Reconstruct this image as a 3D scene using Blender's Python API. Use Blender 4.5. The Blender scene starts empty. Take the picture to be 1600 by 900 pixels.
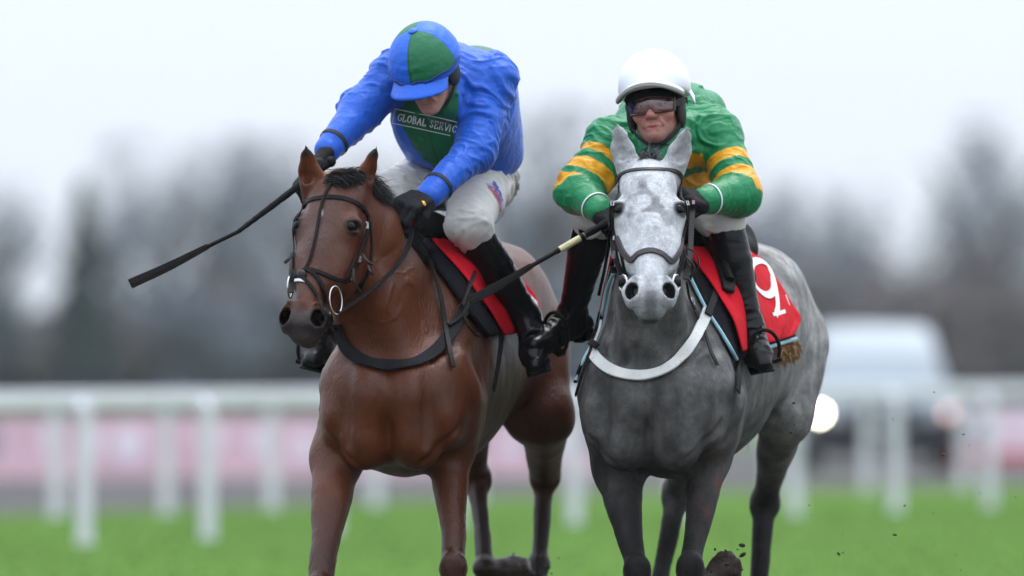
import bpy, math, random
import numpy as np
from mathutils import Vector, Matrix

random.seed(7)
rng = np.random.default_rng(7)
SC = bpy.context.scene
COL = SC.collection

# ---------------------------------------------------------------- camera
CAM_D, CAM_H, PXM, HOR = 25.0, 1.05, 490.0, 600.0     # distance, height, px per metre at y=0 in the 1600 px photo, horizon row
cam = bpy.data.cameras.new('camera')
cam_ob = bpy.data.objects.new('camera', cam)
COL.objects.link(cam_ob)
cam_ob.location = (0, -CAM_D, CAM_H)
cam_ob.rotation_euler = (math.pi / 2, 0, 0)
cam.sensor_width = 36.0
cam.lens = PXM * CAM_D / 1600 * 36.0
cam.shift_y = (HOR - 450) / 1600
cam.clip_start = 0.5
cam.clip_end = 3000
cam.dof.use_dof = True
cam.dof.focus_distance = CAM_D + 0.25
cam.dof.aperture_fstop = cam.lens / 145.0
SC.camera = cam_ob

# ---------------------------------------------------------------- world, sun, exposure
SUN_EL, SUN_AZ = math.radians(64), math.radians(25)
w = bpy.data.worlds.new('World')
SC.world = w
w.use_nodes = True
nt = w.node_tree
bg = nt.nodes['Background']
sky = nt.nodes.new('ShaderNodeTexSky')
sky.sky_type = 'NISHITA'
sky.sun_disc = False
sky.sun_elevation = SUN_EL
sky.sun_rotation = SUN_AZ
sky.air_density = 1.0
sky.dust_density = 4.0
# an overcast sky: a thick even cloud layer over most of the blue
mix = nt.nodes.new('ShaderNodeMixRGB')
mix.inputs[0].default_value = 0.93
mix.inputs[2].default_value = (9.4, 10.25, 11.4, 1)
nt.links.new(sky.outputs[0], mix.inputs[1])
# overcast skies are brighter overhead than at the horizon
tcw = nt.nodes.new('ShaderNodeTexCoord')
sep = nt.nodes.new('ShaderNodeSeparateXYZ')
nt.links.new(tcw.outputs['Generated'], sep.inputs[0])
mrw = nt.nodes.new('ShaderNodeMapRange')
mrw.inputs['From Min'].default_value = 0.0
mrw.inputs['From Max'].default_value = 1.0
mrw.inputs['To Min'].default_value = 0.99
mrw.inputs['To Max'].default_value = 2.7
nt.links.new(sep.outputs['Z'], mrw.inputs['Value'])
vmw = nt.nodes.new('ShaderNodeVectorMath')
vmw.operation = 'SCALE'
nt.links.new(mix.outputs[0], vmw.inputs[0])
nt.links.new(mrw.outputs[0], vmw.inputs['Scale'])
nt.links.new(vmw.outputs[0], bg.inputs['Color'])
bg.inputs['Strength'].default_value = 0.10
sun = bpy.data.lights.new('sun', 'SUN')
sun.energy = 1.4
sun.angle = math.radians(25)
sun.color = (1.0, 0.97, 0.93)
sun_ob = bpy.data.objects.new('sun', sun)
COL.objects.link(sun_ob)
# the bright part of the cloud is high above and a little behind the horses
sd = Vector((math.sin(SUN_AZ) * math.cos(SUN_EL), math.cos(SUN_AZ) * math.cos(SUN_EL), math.sin(SUN_EL)))
sun_ob.rotation_euler = sd.to_track_quat('Z', 'Y').to_euler()
SC.view_settings.view_transform = 'Standard'
SC.view_settings.look = 'None'
SC.view_settings.exposure = -0.08
SC.view_settings.gamma = 1.0
SC.cycles.max_bounces = 6
SC.cycles.use_denoising = True
SC.render.film_transparent = False


def W(px, py, d=0.0):
    """a point seen at photo pixel (px, py), d metres behind the plane y = 0"""
    s = PXM * CAM_D / (CAM_D + d)
    return np.array([(px - 800) / s, d, CAM_H + (HOR - py) / s])


def lerp(a, b, t):
    return a + (b - a) * t


def nrm(v):
    v = np.asarray(v, float)
    return v / (np.linalg.norm(v) + 1e-12)


# ---------------------------------------------------------------- scene bookkeeping
def tag(o, label=None, cat=None, group=None, kind=None):
    for k, v in (('label', label), ('category', cat), ('group', group), ('kind', kind)):
        if v:
            o[k] = v
    return o


def empty(name, loc=(0, 0, 0), label=None, cat=None, group=None):
    o = bpy.data.objects.new(name, None)
    COL.objects.link(o)
    o.location = Vector([float(c) for c in loc])
    o.empty_display_size = 0.2
    return tag(o, label, cat, group)


def put(name, me, mat=None, parent=None):
    o = bpy.data.objects.new(name, me)
    COL.objects.link(o)
    if mat is not None:
        for m in (mat if isinstance(mat, (list, tuple)) else [mat]):
            me.materials.append(m)
    if parent is not None:
        o.parent = parent
        # children keep their world-space coordinates
        root = parent
        off = Vector((0, 0, 0))
        while root is not None:
            off += root.location
            root = root.parent
        o.location = -off
    return o


def mesh_np(name, V, F, smooth=True, col=None, mat_idx=None):
    """V (n,3), F (m,k) array or list of faces"""
    me = bpy.data.meshes.new(name)
    V = np.asarray(V, np.float32)
    if isinstance(F, np.ndarray):
        k = F.shape[1]
        me.vertices.add(len(V))
        me.vertices.foreach_set('co', V.ravel())
        me.loops.add(F.size)
        me.loops.foreach_set('vertex_index', F.astype(np.int32).ravel())
        me.polygons.add(len(F))
        me.polygons.foreach_set('loop_start', np.arange(0, F.size, k, dtype=np.int32))
        me.polygons.foreach_set('loop_total', np.full(len(F), k, np.int32))
    else:
        me.from_pydata(V.tolist(), [], F)
    if smooth:
        me.polygons.foreach_set('use_smooth', np.ones(len(me.polygons), bool))
    if mat_idx is not None:
        me.polygons.foreach_set('material_index', np.asarray(mat_idx, np.int32))
    if col is not None:
        a = me.color_attributes.new('Col', 'FLOAT_COLOR', 'POINT')
        c = np.ones((len(V), 4), np.float32)
        c[:, :3] = col
        a.data.foreach_set('color', c.ravel())
    me.update()
    me.validate()
    return me


# ---------------------------------------------------------------- noise
def _hash(i, j, k, s):
    n = (i * 374761393 + j * 668265263 + k * 2147483647 + s * 1274126177) & 0x7fffffff
    n = ((n ^ (n >> 13)) * 1274126177) & 0x7fffffff
    n = (n ^ (n >> 16)) & 0xffff
    return n.astype(np.float32) / 65535.0


def vnoise(P, s=0):
    """smooth value noise in -1..1 at points P (n,3)"""
    P = np.asarray(P, np.float64)
    I = np.floor(P).astype(np.int64)
    f = P - I
    f = f * f * f * (f * (f * 6 - 15) + 10)
    out = 0
    for dx in (0, 1):
        for dy in (0, 1):
            for dz in (0, 1):
                wgt = ((f[:, 0] if dx else 1 - f[:, 0]) * (f[:, 1] if dy else 1 - f[:, 1]) *
                       (f[:, 2] if dz else 1 - f[:, 2]))
                out = out + wgt * _hash(I[:, 0] + dx, I[:, 1] + dy, I[:, 2] + dz, s)
    return out * 2 - 1


def fbm(P, s=0, o=4, g=0.5):
    a, t, P = 1.0, 0.0, np.asarray(P, float)
    for i in range(o):
        t = t + a * vnoise(P * (2 ** i), s + i * 17)
        a *= g
    return t


def smooth01(a, b, x):
    t = np.clip((x - a) / (b - a), 0, 1)
    return t * t * (3 - 2 * t)


# ---------------------------------------------------------------- solid modelling on a grid
def axis_grid(segs):
    """segs: list of (start, end, step) joined end to end"""
    out = []
    for a, b, h in segs:
        n = max(2, int(round((b - a) / h)))
        out.append(np.linspace(a, b, n, endpoint=False))
    out.append([segs[-1][1]])
    return np.concatenate(out).astype(np.float32)


class Solid:
    BIG = 0.35

    def __init__(self, xs, ys, zs):
        self.x, self.y, self.z = (np.asarray(a, np.float32) for a in (xs, ys, zs))
        self.F = np.full((len(self.x), len(self.y), len(self.z)), self.BIG, np.float32)

    def _apply(self, lo, hi, fn, k, sub=False):
        m = k + 0.03
        i0, i1 = np.searchsorted(self.x, [lo[0] - m, hi[0] + m])
        j0, j1 = np.searchsorted(self.y, [lo[1] - m, hi[1] + m])
        k0, k1 = np.searchsorted(self.z, [lo[2] - m, hi[2] + m])
        if i1 <= i0 or j1 <= j0 or k1 <= k0:
            return
        X = self.x[i0:i1, None, None]
        Y = self.y[None, j0:j1, None]
        Z = self.z[None, None, k0:k1]
        d = fn(X, Y, Z)
        B = self.F[i0:i1, j0:j1, k0:k1]
        if sub:
            d = -d
            if k > 0:
                h = np.maximum(k - np.abs(B - d), 0) / k
                B[...] = np.maximum(B, d) + h * h * k * 0.25
            else:
                B[...] = np.maximum(B, d)
        else:
            if k > 0:
                h = np.maximum(k - np.abs(B - d), 0) / k
                B[...] = np.minimum(B, d) - h * h * k * 0.25
            else:
                B[...] = np.minimum(B, d)

    def cap(self, a, b, ra, rb=None, k=0.03, flat=None, sub=False):
        """round cone a-b; flat = (axis, factor): squeezed along that axis"""
        a = np.asarray(a, float); b = np.asarray(b, float)
        rb = ra if rb is None else rb
        ba = b - a
        L2 = float(ba @ ba) + 1e-12
        rm = max(ra, rb)
        g = 1.0
        if flat is not None:
            n = nrm(flat[0]); ff = flat[1]
            g = max(1.0, ff)

        def fn(X, Y, Z):
            px, py, pz = X - a[0], Y - a[1], Z - a[2]
            h = np.clip((px * ba[0] + py * ba[1] + pz * ba[2]) / L2, 0, 1)
            qx, qy, qz = px - h * ba[0], py - h * ba[1], pz - h * ba[2]
            r = ra + (rb - ra) * h
            if flat is not None:
                c = (qx * n[0] + qy * n[1] + qz * n[2]) * (1 / ff - 1)
                l1 = np.sqrt((qx + n[0] * c) ** 2 + (qy + n[1] * c) ** 2 + (qz + n[2] * c) ** 2)
                l0 = np.sqrt(qx * qx + qy * qy + qz * qz) + 1e-9
                return ((l1 - r) * np.minimum(l0 / (l1 + 1e-9), 1.0)).astype(np.float32)
            return (np.sqrt(qx * qx + qy * qy + qz * qz) - r).astype(np.float32)
        e = rm * g
        self._apply(np.minimum(a, b) - e, np.maximum(a, b) + e, fn, k, sub)

    def chain(self, pts, rad, k=0.03, flat=None, k0=None):
        pts = [np.asarray(p, float) for p in pts]
        n = ff = None
        if flat is not None:
            n, ff = nrm(flat[0]), flat[1]

        def fn(X, Y, Z):
            out = None
            for i in range(len(pts) - 1):
                a, ba = pts[i], pts[i + 1] - pts[i]
                L2 = float(ba @ ba) + 1e-12
                px, py, pz = X - a[0], Y - a[1], Z - a[2]
                h = np.clip((px * ba[0] + py * ba[1] + pz * ba[2]) / L2, 0, 1)
                qx, qy, qz = px - h * ba[0], py - h * ba[1], pz - h * ba[2]
                l1 = l0 = np.sqrt(qx * qx + qy * qy + qz * qz)
                if flat is not None:
                    c = (qx * n[0] + qy * n[1] + qz * n[2]) * (1 / ff - 1)
                    l1 = np.sqrt((qx + n[0] * c) ** 2 + (qy + n[1] * c) ** 2 + (qz + n[2] * c) ** 2)
                d = (l1 - (rad[i] + (rad[i + 1] - rad[i]) * h)) * (np.minimum((l0 + 1e-9) / (l1 + 1e-9), 1.0) if flat is not None else 1.0)
                if out is None:
                    out = d
                else:
                    hh = np.maximum(.006 - np.abs(out - d), 0) / .006
                    out = np.minimum(out, d) - hh * hh * .0015
            return out.astype(np.float32)
        P = np.array(pts)
        e = max(rad) * max(1.0, ff or 1.0)
        self._apply(P.min(0) - e, P.max(0) + e, fn, k)

    def ell(self, c, r, R=None, k=0.03, sub=False):
        """ellipsoid, R = 3x3 whose ROWS are its axes"""
        c = np.asarray(c, float)
        r = np.asarray(r, float)
        R = np.eye(3) if R is None else np.asarray(R, float)
        rx, ry, rz = r
        ext = np.sqrt(((R * r[:, None]) ** 2).sum(0))

        def fn(X, Y, Z):
            px, py, pz = X - c[0], Y - c[1], Z - c[2]
            u = px * R[0, 0] + py * R[0, 1] + pz * R[0, 2]
            v = px * R[1, 0] + py * R[1, 1] + pz * R[1, 2]
            t = px * R[2, 0] + py * R[2, 1] + pz * R[2, 2]
            k0 = np.sqrt((u / rx) ** 2 + (v / ry) ** 2 + (t / rz) ** 2)
            k1 = np.sqrt((u / rx ** 2) ** 2 + (v / ry ** 2) ** 2 + (t / rz ** 2) ** 2) + 1e-9
            return (k0 * (k0 - 1) / k1).astype(np.float32)
        self._apply(c - ext, c + ext, fn, k, sub)

    def box(self, c, r, R, rnd=0.01, k=0.01, sub=False):
        c = np.asarray(c, float); r = np.asarray(r, float) - rnd
        R = np.asarray(R, float)
        ext = (np.abs(R) * (r + rnd)[:, None]).sum(0)

        def fn(X, Y, Z):
            p = [X - c[0], Y - c[1], Z - c[2]]
            q = [np.abs(sum(p[i] * R[j, i] for i in range(3))) - r[j] for j in range(3)]
            o = np.sqrt(sum(np.maximum(t, 0) ** 2 for t in q))
            return (o + np.minimum(np.maximum(np.maximum(q[0], q[1]), q[2]), 0) - rnd).astype(np.float32)
        self._apply(c - ext, c + ext, fn, k, sub)

    # ---- sampling
    def sample(self, P):
        P = np.atleast_2d(P)
        idx = []
        for ax, arr in enumerate((self.x, self.y, self.z)):
            t = np.interp(P[:, ax], arr, np.arange(len(arr)))
            i = np.clip(np.floor(t).astype(int), 0, len(arr) - 2)
            idx.append((i, t - i))
        (i, u), (j, v), (k, t) = idx
        F = self.F
        return (F[i, j, k] * (1 - u) * (1 - v) * (1 - t) + F[i + 1, j, k] * u * (1 - v) * (1 - t) +
                F[i, j + 1, k] * (1 - u) * v * (1 - t) + F[i, j, k + 1] * (1 - u) * (1 - v) * t +
                F[i + 1, j + 1, k] * u * v * (1 - t) + F[i + 1, j, k + 1] * u * (1 - v) * t +
                F[i, j + 1, k + 1] * (1 - u) * v * t + F[i + 1, j + 1, k + 1] * u * v * t)

    def grad(self, P, e=0.008):
        P = np.atleast_2d(P).astype(float)
        g = np.stack([self.sample(P + np.eye(3)[a] * e) - self.sample(P - np.eye(3)[a] * e) for a in range(3)], 1)
        return g / (np.linalg.norm(g, axis=1, keepdims=True) + 1e-9)

    def project(self, P, off=0.0, it=6):
        """move points onto the surface (+off); returns points, outward normals"""
        P = np.atleast_2d(P).astype(float).copy()
        for _ in range(it):
            g = self.grad(P)
            d = np.clip(self.sample(P) - off, -0.04, 0.04)
            P -= g * d[:, None] * 0.9
        return P, self.grad(P, 0.014)

    # ---- surface nets
    def mesh(self):
        F = self.F
        S = F < 0
        nx, ny, nz = F.shape
        c = np.zeros((nx - 1, ny - 1, nz - 1), np.uint8)
        for a in (0, 1):
            for b in (0, 1):
                for d in (0, 1):
                    c += S[a:nx - 1 + a, b:ny - 1 + b, d:nz - 1 + d]
        act = (c > 0) & (c < 8)
        I = np.argwhere(act)
        ids = np.full(act.shape, -1, np.int32)
        ids[tuple(I.T)] = np.arange(len(I))
        cor = {}
        for a in (0, 1):
            for b in (0, 1):
                for d in (0, 1):
                    cor[a, b, d] = F[I[:, 0] + a, I[:, 1] + b, I[:, 2] + d]
        acc = np.zeros((len(I), 3)); cnt = np.zeros(len(I))
        for ax in range(3):
            for u in (0, 1):
                for v in (0, 1):
                    p = [u, v]; p.insert(ax, 0); q = [u, v]; q.insert(ax, 1)
                    f0, f1 = cor[tuple(p)], cor[tuple(q)]
                    m = (f0 < 0) != (f1 < 0)
                    t = np.where(m, f0 / np.where(m, f0 - f1, 1), 0)
                    pos = np.tile(np.array(p, float), (len(I), 1)); pos[:, ax] = t
                    acc += pos * m[:, None]; cnt += m
        V = I + acc / cnt[:, None]
        Q = []
        for ax in range(3):
            o = [a for a in range(3) if a != ax]
            sl0 = [slice(None)] * 3; sl1 = [slice(None)] * 3
            sl0[ax] = slice(0, -1); sl1[ax] = slice(1, None)
            E = S[tuple(sl0)] != S[tuple(sl1)]
            K = np.argwhere(E)
            ok = np.ones(len(K), bool)
            for a in o:
                ok &= (K[:, a] > 0) & (K[:, a] < F.shape[a] - 1)
            K = K[ok]
            quad = []
            for (da, db) in ((0, 0), (1, 0), (1, 1), (0, 1)):
                k2 = K.copy(); k2[:, o[0]] -= da; k2[:, o[1]] -= db
                quad.append(ids[tuple(k2.T)])
            quad = np.stack(quad, 1)
            flip = S[tuple(K.T)]
            if ax == 1:
                flip = ~flip
            quad[flip] = quad[flip][:, ::-1]
            Q.append(quad)
        Q = np.concatenate(Q)
        Q = Q[(Q >= 0).all(1)]
        P = np.stack([np.interp(V[:, 0], np.arange(nx), self.x),
                      np.interp(V[:, 1], np.arange(ny), self.y),
                      np.interp(V[:, 2], np.arange(nz), self.z)], 1)
        # keep the triangles honest: outward winding
        return P, Q[:, ::-1]


def vnormals(V, F):
    a, b, c = V[F[:, 0]], V[F[:, 1]], V[F[:, 2]]
    n = np.cross(b - a, c - a)
    if F.shape[1] == 4:
        n = n + np.cross(c - a, V[F[:, 3]] - a)
    N = np.zeros_like(V)
    for i in range(F.shape[1]):
        for ax in range(3):
            N[:, ax] += np.bincount(F[:, i], n[:, ax], len(V))
    return N / (np.linalg.norm(N, axis=1, keepdims=True) + 1e-12)


def relax(V, F, it=2, lam=0.5):
    E = np.concatenate([F[:, [i, (i + 1) % F.shape[1]]] for i in range(F.shape[1])])
    cnt = np.bincount(E[:, 0], minlength=len(V)) + np.bincount(E[:, 1], minlength=len(V))
    for s in range(it * 2):
        A = np.zeros_like(V)
        for ax in range(3):
            A[:, ax] = np.bincount(E[:, 0], V[E[:, 1], ax], len(V)) + np.bincount(E[:, 1], V[E[:, 0], ax], len(V))
        A /= np.maximum(cnt, 1)[:, None]
        V = V + (A - V) * (lam if s % 2 == 0 else -lam * 0.96)
    return V


# ---------------------------------------------------------------- sweeps
def spline(P, n=8):
    """Catmull-Rom through the points"""
    P = np.asarray(P, float)
    if len(P) < 3:
        t = np.linspace(0, 1, n + 1)[:, None]
        return P[0] * (1 - t) + P[-1] * t
    Q = np.concatenate([[2 * P[0] - P[1]], P, [2 * P[-1] - P[-2]]])
    out = []
    for i in range(1, len(Q) - 2):
        p0, p1, p2, p3 = Q[i - 1], Q[i], Q[i + 1], Q[i + 2]
        for t in np.linspace(0, 1, n, endpoint=False):
            out.append(0.5 * ((2 * p1) + (-p0 + p2) * t + (2 * p0 - 5 * p1 + 4 * p2 - p3) * t ** 2 +
                              (-p0 + 3 * p1 - 3 * p2 + p3) * t ** 3))
    out.append(P[-1])
    return np.array(out)


def frames(P, up=None):
    T = np.gradient(P, axis=0)
    T /= np.linalg.norm(T, axis=1, keepdims=True) + 1e-12
    if up is None:
        up = np.array([0.13, 0.2, 1.0])
        if abs(nrm(up) @ T[0]) > 0.9:
            up = np.array([1.0, 0.1, 0.1])
        N = []
        n = nrm(up - T[0] * (up @ T[0]))
        for t in T:
            n = nrm(n - t * (n @ t)); N.append(n)
        N = np.array(N)
    else:
        up = np.asarray(up, float)
        up = np.tile(up, (len(P), 1)) if up.ndim == 1 else up
        N = up - T * (up * T).sum(1, keepdims=True)
        N /= np.linalg.norm(N, axis=1, keepdims=True) + 1e-12
    return T, N, np.cross(T, N)


def sweep(P, prof, up=None, closed=False, cap=True):
    """prof: function i -> (m,2) profile in (side, normal) coordinates"""
    P = np.asarray(P, float)
    T, N, B = frames(P, up)
    if closed:
        T = np.roll(P, -1, 0) - np.roll(P, 1, 0)
        T /= np.linalg.norm(T, axis=1, keepdims=True)
        U = N
        N = U - T * (U * T).sum(1, keepdims=True); N /= np.linalg.norm(N, axis=1, keepdims=True)
        B = np.cross(T, N)
    V, F = [], []
    m = len(prof(0))
    for i in range(len(P)):
        q = prof(i)
        V.append(P[i] + q[:, :1] * B[i] + q[:, 1:] * N[i])
    V = np.concatenate(V)
    n = len(P)
    for i in range(n if closed else n - 1):
        j = (i + 1) % n
        for a in range(m):
            b = (a + 1) % m
            F.append((i * m + a, j * m + a, j * m + b, i * m + b))
    if cap and not closed:
        F.append(tuple(range(m)))
        F.append(tuple(range(n * m - 1, (n - 1) * m - 1, -1)))
    return V, F


def circ(r, m=8, ry=None):
    a = np.linspace(0, 2 * np.pi, m, endpoint=False)
    return np.stack([np.cos(a) * r, np.sin(a) * (ry if ry else r)], 1)


def strap_prof(w, t):
    b = min(w, t) * 0.3
    return np.array([(-w / 2, 0), (w / 2, 0), (w / 2, t - b), (w / 2 - b, t), (-w / 2 + b, t), (-w / 2, t - b)])


class MB:
    """collects pieces into one mesh"""
    def __init__(self):
        self.V, self.F, self.n, self.M, self.mi = [], [], 0, [], 0

    def add(self, V, F, mi=0):
        self.V.append(np.asarray(V, float))
        self.F += [tuple(int(i) + self.n for i in f) for f in F]
        self.M += [mi] * len(F)
        self.n += len(V)
        return self

    def tube(self, P, r, m=8, up=None, closed=False, mi=0, ry=None):
        P = np.asarray(P, float)
        rr = (lambda i: r[i]) if hasattr(r, '__len__') else (lambda i: r)
        self.add(*sweep(P, lambda i: circ(rr(i), m, ry), up, closed), mi)
        return self

    def strap(self, P, w, t, up, closed=False, mi=0):
        ww = (lambda i: w[i]) if hasattr(w, '__len__') else (lambda i: w)
        self.add(*sweep(P, lambda i: strap_prof(ww(i), t), up, closed), mi)
        return self

    def box(self, c, r, R=None, mi=0):
        R = np.eye(3) if R is None else np.asarray(R, float)
        r = np.asarray(r, float)
        V = [np.asarray(c, float) + (np.array([sx, sy, sz]) * r) @ R for sx in (-1, 1) for sy in (-1, 1) for sz in (-1, 1)]
        self.add(V, [(0, 1, 3, 2), (4, 6, 7, 5), (0, 4, 5, 1), (2, 3, 7, 6), (0, 2, 6, 4), (1, 5, 7, 3)], mi)
        return self

    def ball(self, c, r, R=None, nu=14, nv=9, mi=0):
        R = np.eye(3) if R is None else np.asarray(R, float)
        r = np.ones(3) * r
        V, F = [], []
        for j in range(nv + 1):
            th = math.pi * j / nv
            for i in range(nu):
                ph = 2 * math.pi * i / nu
                V.append(np.asarray(c) + (np.array([math.sin(th) * math.cos(ph), math.sin(th) * math.sin(ph), math.cos(th)]) * r) @ R)
        for j in range(nv):
            for i in range(nu):
                a, b = j * nu + i, j * nu + (i + 1) % nu
                if j == 0:
                    F.append((a, a + nu, b + nu))
                elif j == nv - 1:
                    F.append((a, a + nu, b))
                else:
                    F.append((a, a + nu, b + nu, b))
        self.add(V, F, mi)
        return self

    def ring(self, c, r, tr, ax, n=24, m=7, mi=0, ry=None, up=(0, 0, 1)):
        ax = nrm(ax)
        u = nrm(np.cross(up, ax)) if abs(nrm(up) @ ax) < 0.95 else nrm(np.cross((1, 0, 0), ax))
        v = np.cross(ax, u)
        a = np.linspace(0, 2 * np.pi, n, endpoint=False)
        P = np.asarray(c) + np.outer(np.cos(a) * r, u) + np.outer(np.sin(a) * (ry or r), v)
        self.tube(P, tr, m, up=ax, closed=True, mi=mi)
        return self

    def build(self, name, mat, parent=None, smooth=True, bevel=0):
        V = np.concatenate(self.V)
        me = mesh_np(name, V, self.F, smooth, mat_idx=self.M)
        if smooth:
            me.set_sharp_from_angle(angle=math.radians(42)) if hasattr(me, 'set_sharp_from_angle') else None
        return put(name, me, mat, parent)


def sheet(G, thick=0.0, normals=None):
    """closed slab from a grid of points G (n,m,3)"""
    n, m = G.shape[:2]
    if normals is None:
        du = np.gradient(G, axis=0); dv = np.gradient(G, axis=1)
        normals = np.cross(du, dv)
        normals /= np.linalg.norm(normals, axis=2, keepdims=True) + 1e-12
    A = (G + normals * thick / 2).reshape(-1, 3)
    B = (G - normals * thick / 2).reshape(-1, 3)
    V = np.concatenate([A, B])
    F = []
    N = n * m
    for i in range(n - 1):
        for j in range(m - 1):
            a, b, c, d = i * m + j, (i + 1) * m + j, (i + 1) * m + j + 1, i * m + j + 1
            F.append((a, b, c, d)); F.append((N + d, N + c, N + b, N + a))
    for i in range(n - 1):
        a, b = i * m, (i + 1) * m
        F.append((a, N + a, N + b, b))
        a, b = i * m + m - 1, (i + 1) * m + m - 1
        F.append((b, N + b, N + a, a))
    for j in range(m - 1):
        a, b = j, j + 1
        F.append((b, N + b, N + a, a))
        a, b = (n - 1) * m + j, (n - 1) * m + j + 1
        F.append((a, N + a, N + b, b))
    return V, F


# ---------------------------------------------------------------- materials
def mat(name, col=(0.5, 0.5, 0.5), rough=0.6, metal=0.0, spec=0.5, attr=False, noise=None, bump=None, sheen=0.0,
        coat=0.0, emit=None, trans=0.0, sss=0.0, mottle=None, grain=None):
    """noise = (scale, amount) brightness variation; bump = (scale, strength, detail, (sx,sy,sz)); mottle = (scale, amount, color)"""
    m = bpy.data.materials.new(name)
    m.use_nodes = True
    t = m.node_tree; N = t.nodes; L = t.links
    b = N['Principled BSDF']
    b.inputs['Roughness'].default_value = rough
    b.inputs['Metallic'].default_value = metal
    b.inputs['Specular IOR Level'].default_value = spec
    b.inputs['Sheen Weight'].default_value = sheen
    b.inputs['Sheen Roughness'].default_value = 0.4
    b.inputs['Coat Weight'].default_value = coat
    b.inputs['Coat Roughness'].default_value = 0.08
    b.inputs['Transmission Weight'].default_value = trans
    if sss:
        b.inputs['Subsurface Weight'].default_value = sss
        b.inputs['Subsurface Radius'].default_value = (0.02, 0.008, 0.004)
        b.inputs['Subsurface Scale'].default_value = 0.3
    if emit:
        b.inputs['Emission Color'].default_value = (*emit[0], 1)
        b.inputs['Emission Strength'].default_value = emit[1]
    tc = N.new('ShaderNodeTexCoord')
    src = None
    if attr:
        a = N.new('ShaderNodeAttribute'); a.attribute_name = 'Col'
        src = a.outputs['Color']
    else:
        rgb = N.new('ShaderNodeRGB'); rgb.outputs[0].default_value = (*col, 1)
        src = rgb.outputs[0]
    if mottle:
        n = N.new('ShaderNodeTexNoise'); n.inputs['Scale'].default_value = mottle[0]
        n.inputs['Detail'].default_value = 6; n.inputs['Roughness'].default_value = 0.65
        L.new(tc.outputs['Object'], n.inputs['Vector'])
        r = N.new('ShaderNodeValToRGB')
        r.color_ramp.elements[0].position = mottle[3] if len(mottle) > 3 else 0.55
        r.color_ramp.elements[1].position = (mottle[3] if len(mottle) > 3 else 0.55) + 0.1
        L.new(n.outputs['Fac'], r.inputs['Fac'])
        mu = N.new('ShaderNodeMath'); mu.operation = 'MULTIPLY'; mu.inputs[1].default_value = mottle[1]
        L.new(r.outputs['Color'], mu.inputs[0])
        mx = N.new('ShaderNodeMixRGB'); L.new(mu.outputs[0], mx.inputs[0]); L.new(src, mx.inputs[1])
        mx.inputs[2].default_value = (*mottle[2], 1)
        src = mx.outputs[0]
    for noise in [q for q in (noise, grain) if q]:
        n = N.new('ShaderNodeTexNoise'); n.inputs['Scale'].default_value = noise[0]; n.inputs['Detail'].default_value = 5
        L.new(tc.outputs['Object'], n.inputs['Vector'])
        mr = N.new('ShaderNodeMapRange')
        mr.inputs['From Min'].default_value = 0.25; mr.inputs['From Max'].default_value = 0.75
        mr.inputs['To Min'].default_value = 1 - noise[1]; mr.inputs['To Max'].default_value = 1 + noise[1]
        L.new(n.outputs['Fac'], mr.inputs['Value'])
        vm = N.new('ShaderNodeVectorMath'); vm.operation = 'SCALE'
        L.new(src, vm.inputs[0]); L.new(mr.outputs[0], vm.inputs['Scale'])
        src = vm.outputs[0]
    L.new(src, b.inputs['Base Color'])
    if bump:
        n = N.new('ShaderNodeTexNoise'); n.inputs['Scale'].default_value = bump[0]
        n.inputs['Detail'].default_value = bump[2] if len(bump) > 2 else 4
        mp = N.new('ShaderNodeMapping')
        if len(bump) > 3:
            mp.inputs['Scale'].default_value = bump[3]
        L.new(tc.outputs['Object'], mp.inputs['Vector']); L.new(mp.outputs[0], n.inputs['Vector'])
        bp = N.new('ShaderNodeBump'); bp.inputs['Strength'].default_value = bump[1]
        bp.inputs['Distance'].default_value = 0.01
        L.new(n.outputs['Fac'], bp.inputs['Height']); L.new(bp.outputs[0], b.inputs['Normal'])
    return m
# ================================================================ SETTING
m_grass = mat('turf', (.070, .148, .018), rough=.95, spec=.08, noise=(.35, .14), mottle=(.9, .35, (.078, .157, .022), .5), bump=(30, .5, 5))
m_road = mat('road', (.045, .040, .040), rough=.9, noise=(.6, .2), mottle=(1.5, .5, (.055, .06, .04), .5))
m_pvc = mat('rail_white', (.68, .66, .74), rough=.5, noise=(6, .05), mottle=(9, .25, (.5, .52, .48), .62))
m_far = mat('far_field', (.06, .10, .035), rough=.9, noise=(.05, .25))

# the edge where turf gives way to the service road, parallel to the running rails
RA, RB = np.array([-2.6 - .72 * 5, 33.0]), np.array([4.4, 52.5])
def ground_sheet(name, pts, z, m, n=1):
    me = mesh_np(name, [(p[0], p[1], z) for p in pts], [tuple(range(len(pts)))], smooth=False)
    return tag(put(name, me, m), kind='structure')
ground_sheet('grass', [(-900, -60), (900, -60), (900, 1500), (-900, 1500)], 0, m_grass)
ground_sheet('added_dark_ground', [(-30, -45), (30, -45), (22, 15), (-22, 15)], .004, mat('bounce_cut_dark', (.032, .034, .018), rough=.95, noise=(1.5, .35), mottle=(4, .6, (.025, .020, .015), .5), bump=(9, .6, 5)))  # unseen dark ground sheet, added to cut green bounce from the grass
ground_sheet('road', [(-40, 5), (-6.2, 33.5), (-2.4, 41.5), (1.0, 50.5), (4.6, 55.0), (60, 84), (60, 118), (-60, 96)], .004, m_road)
ground_sheet('far_grass', [(-300, 118), (-60, 96.6), (60, 118.6), (300, 150), (300, 900), (-300, 900)], .008, m_far)

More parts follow.
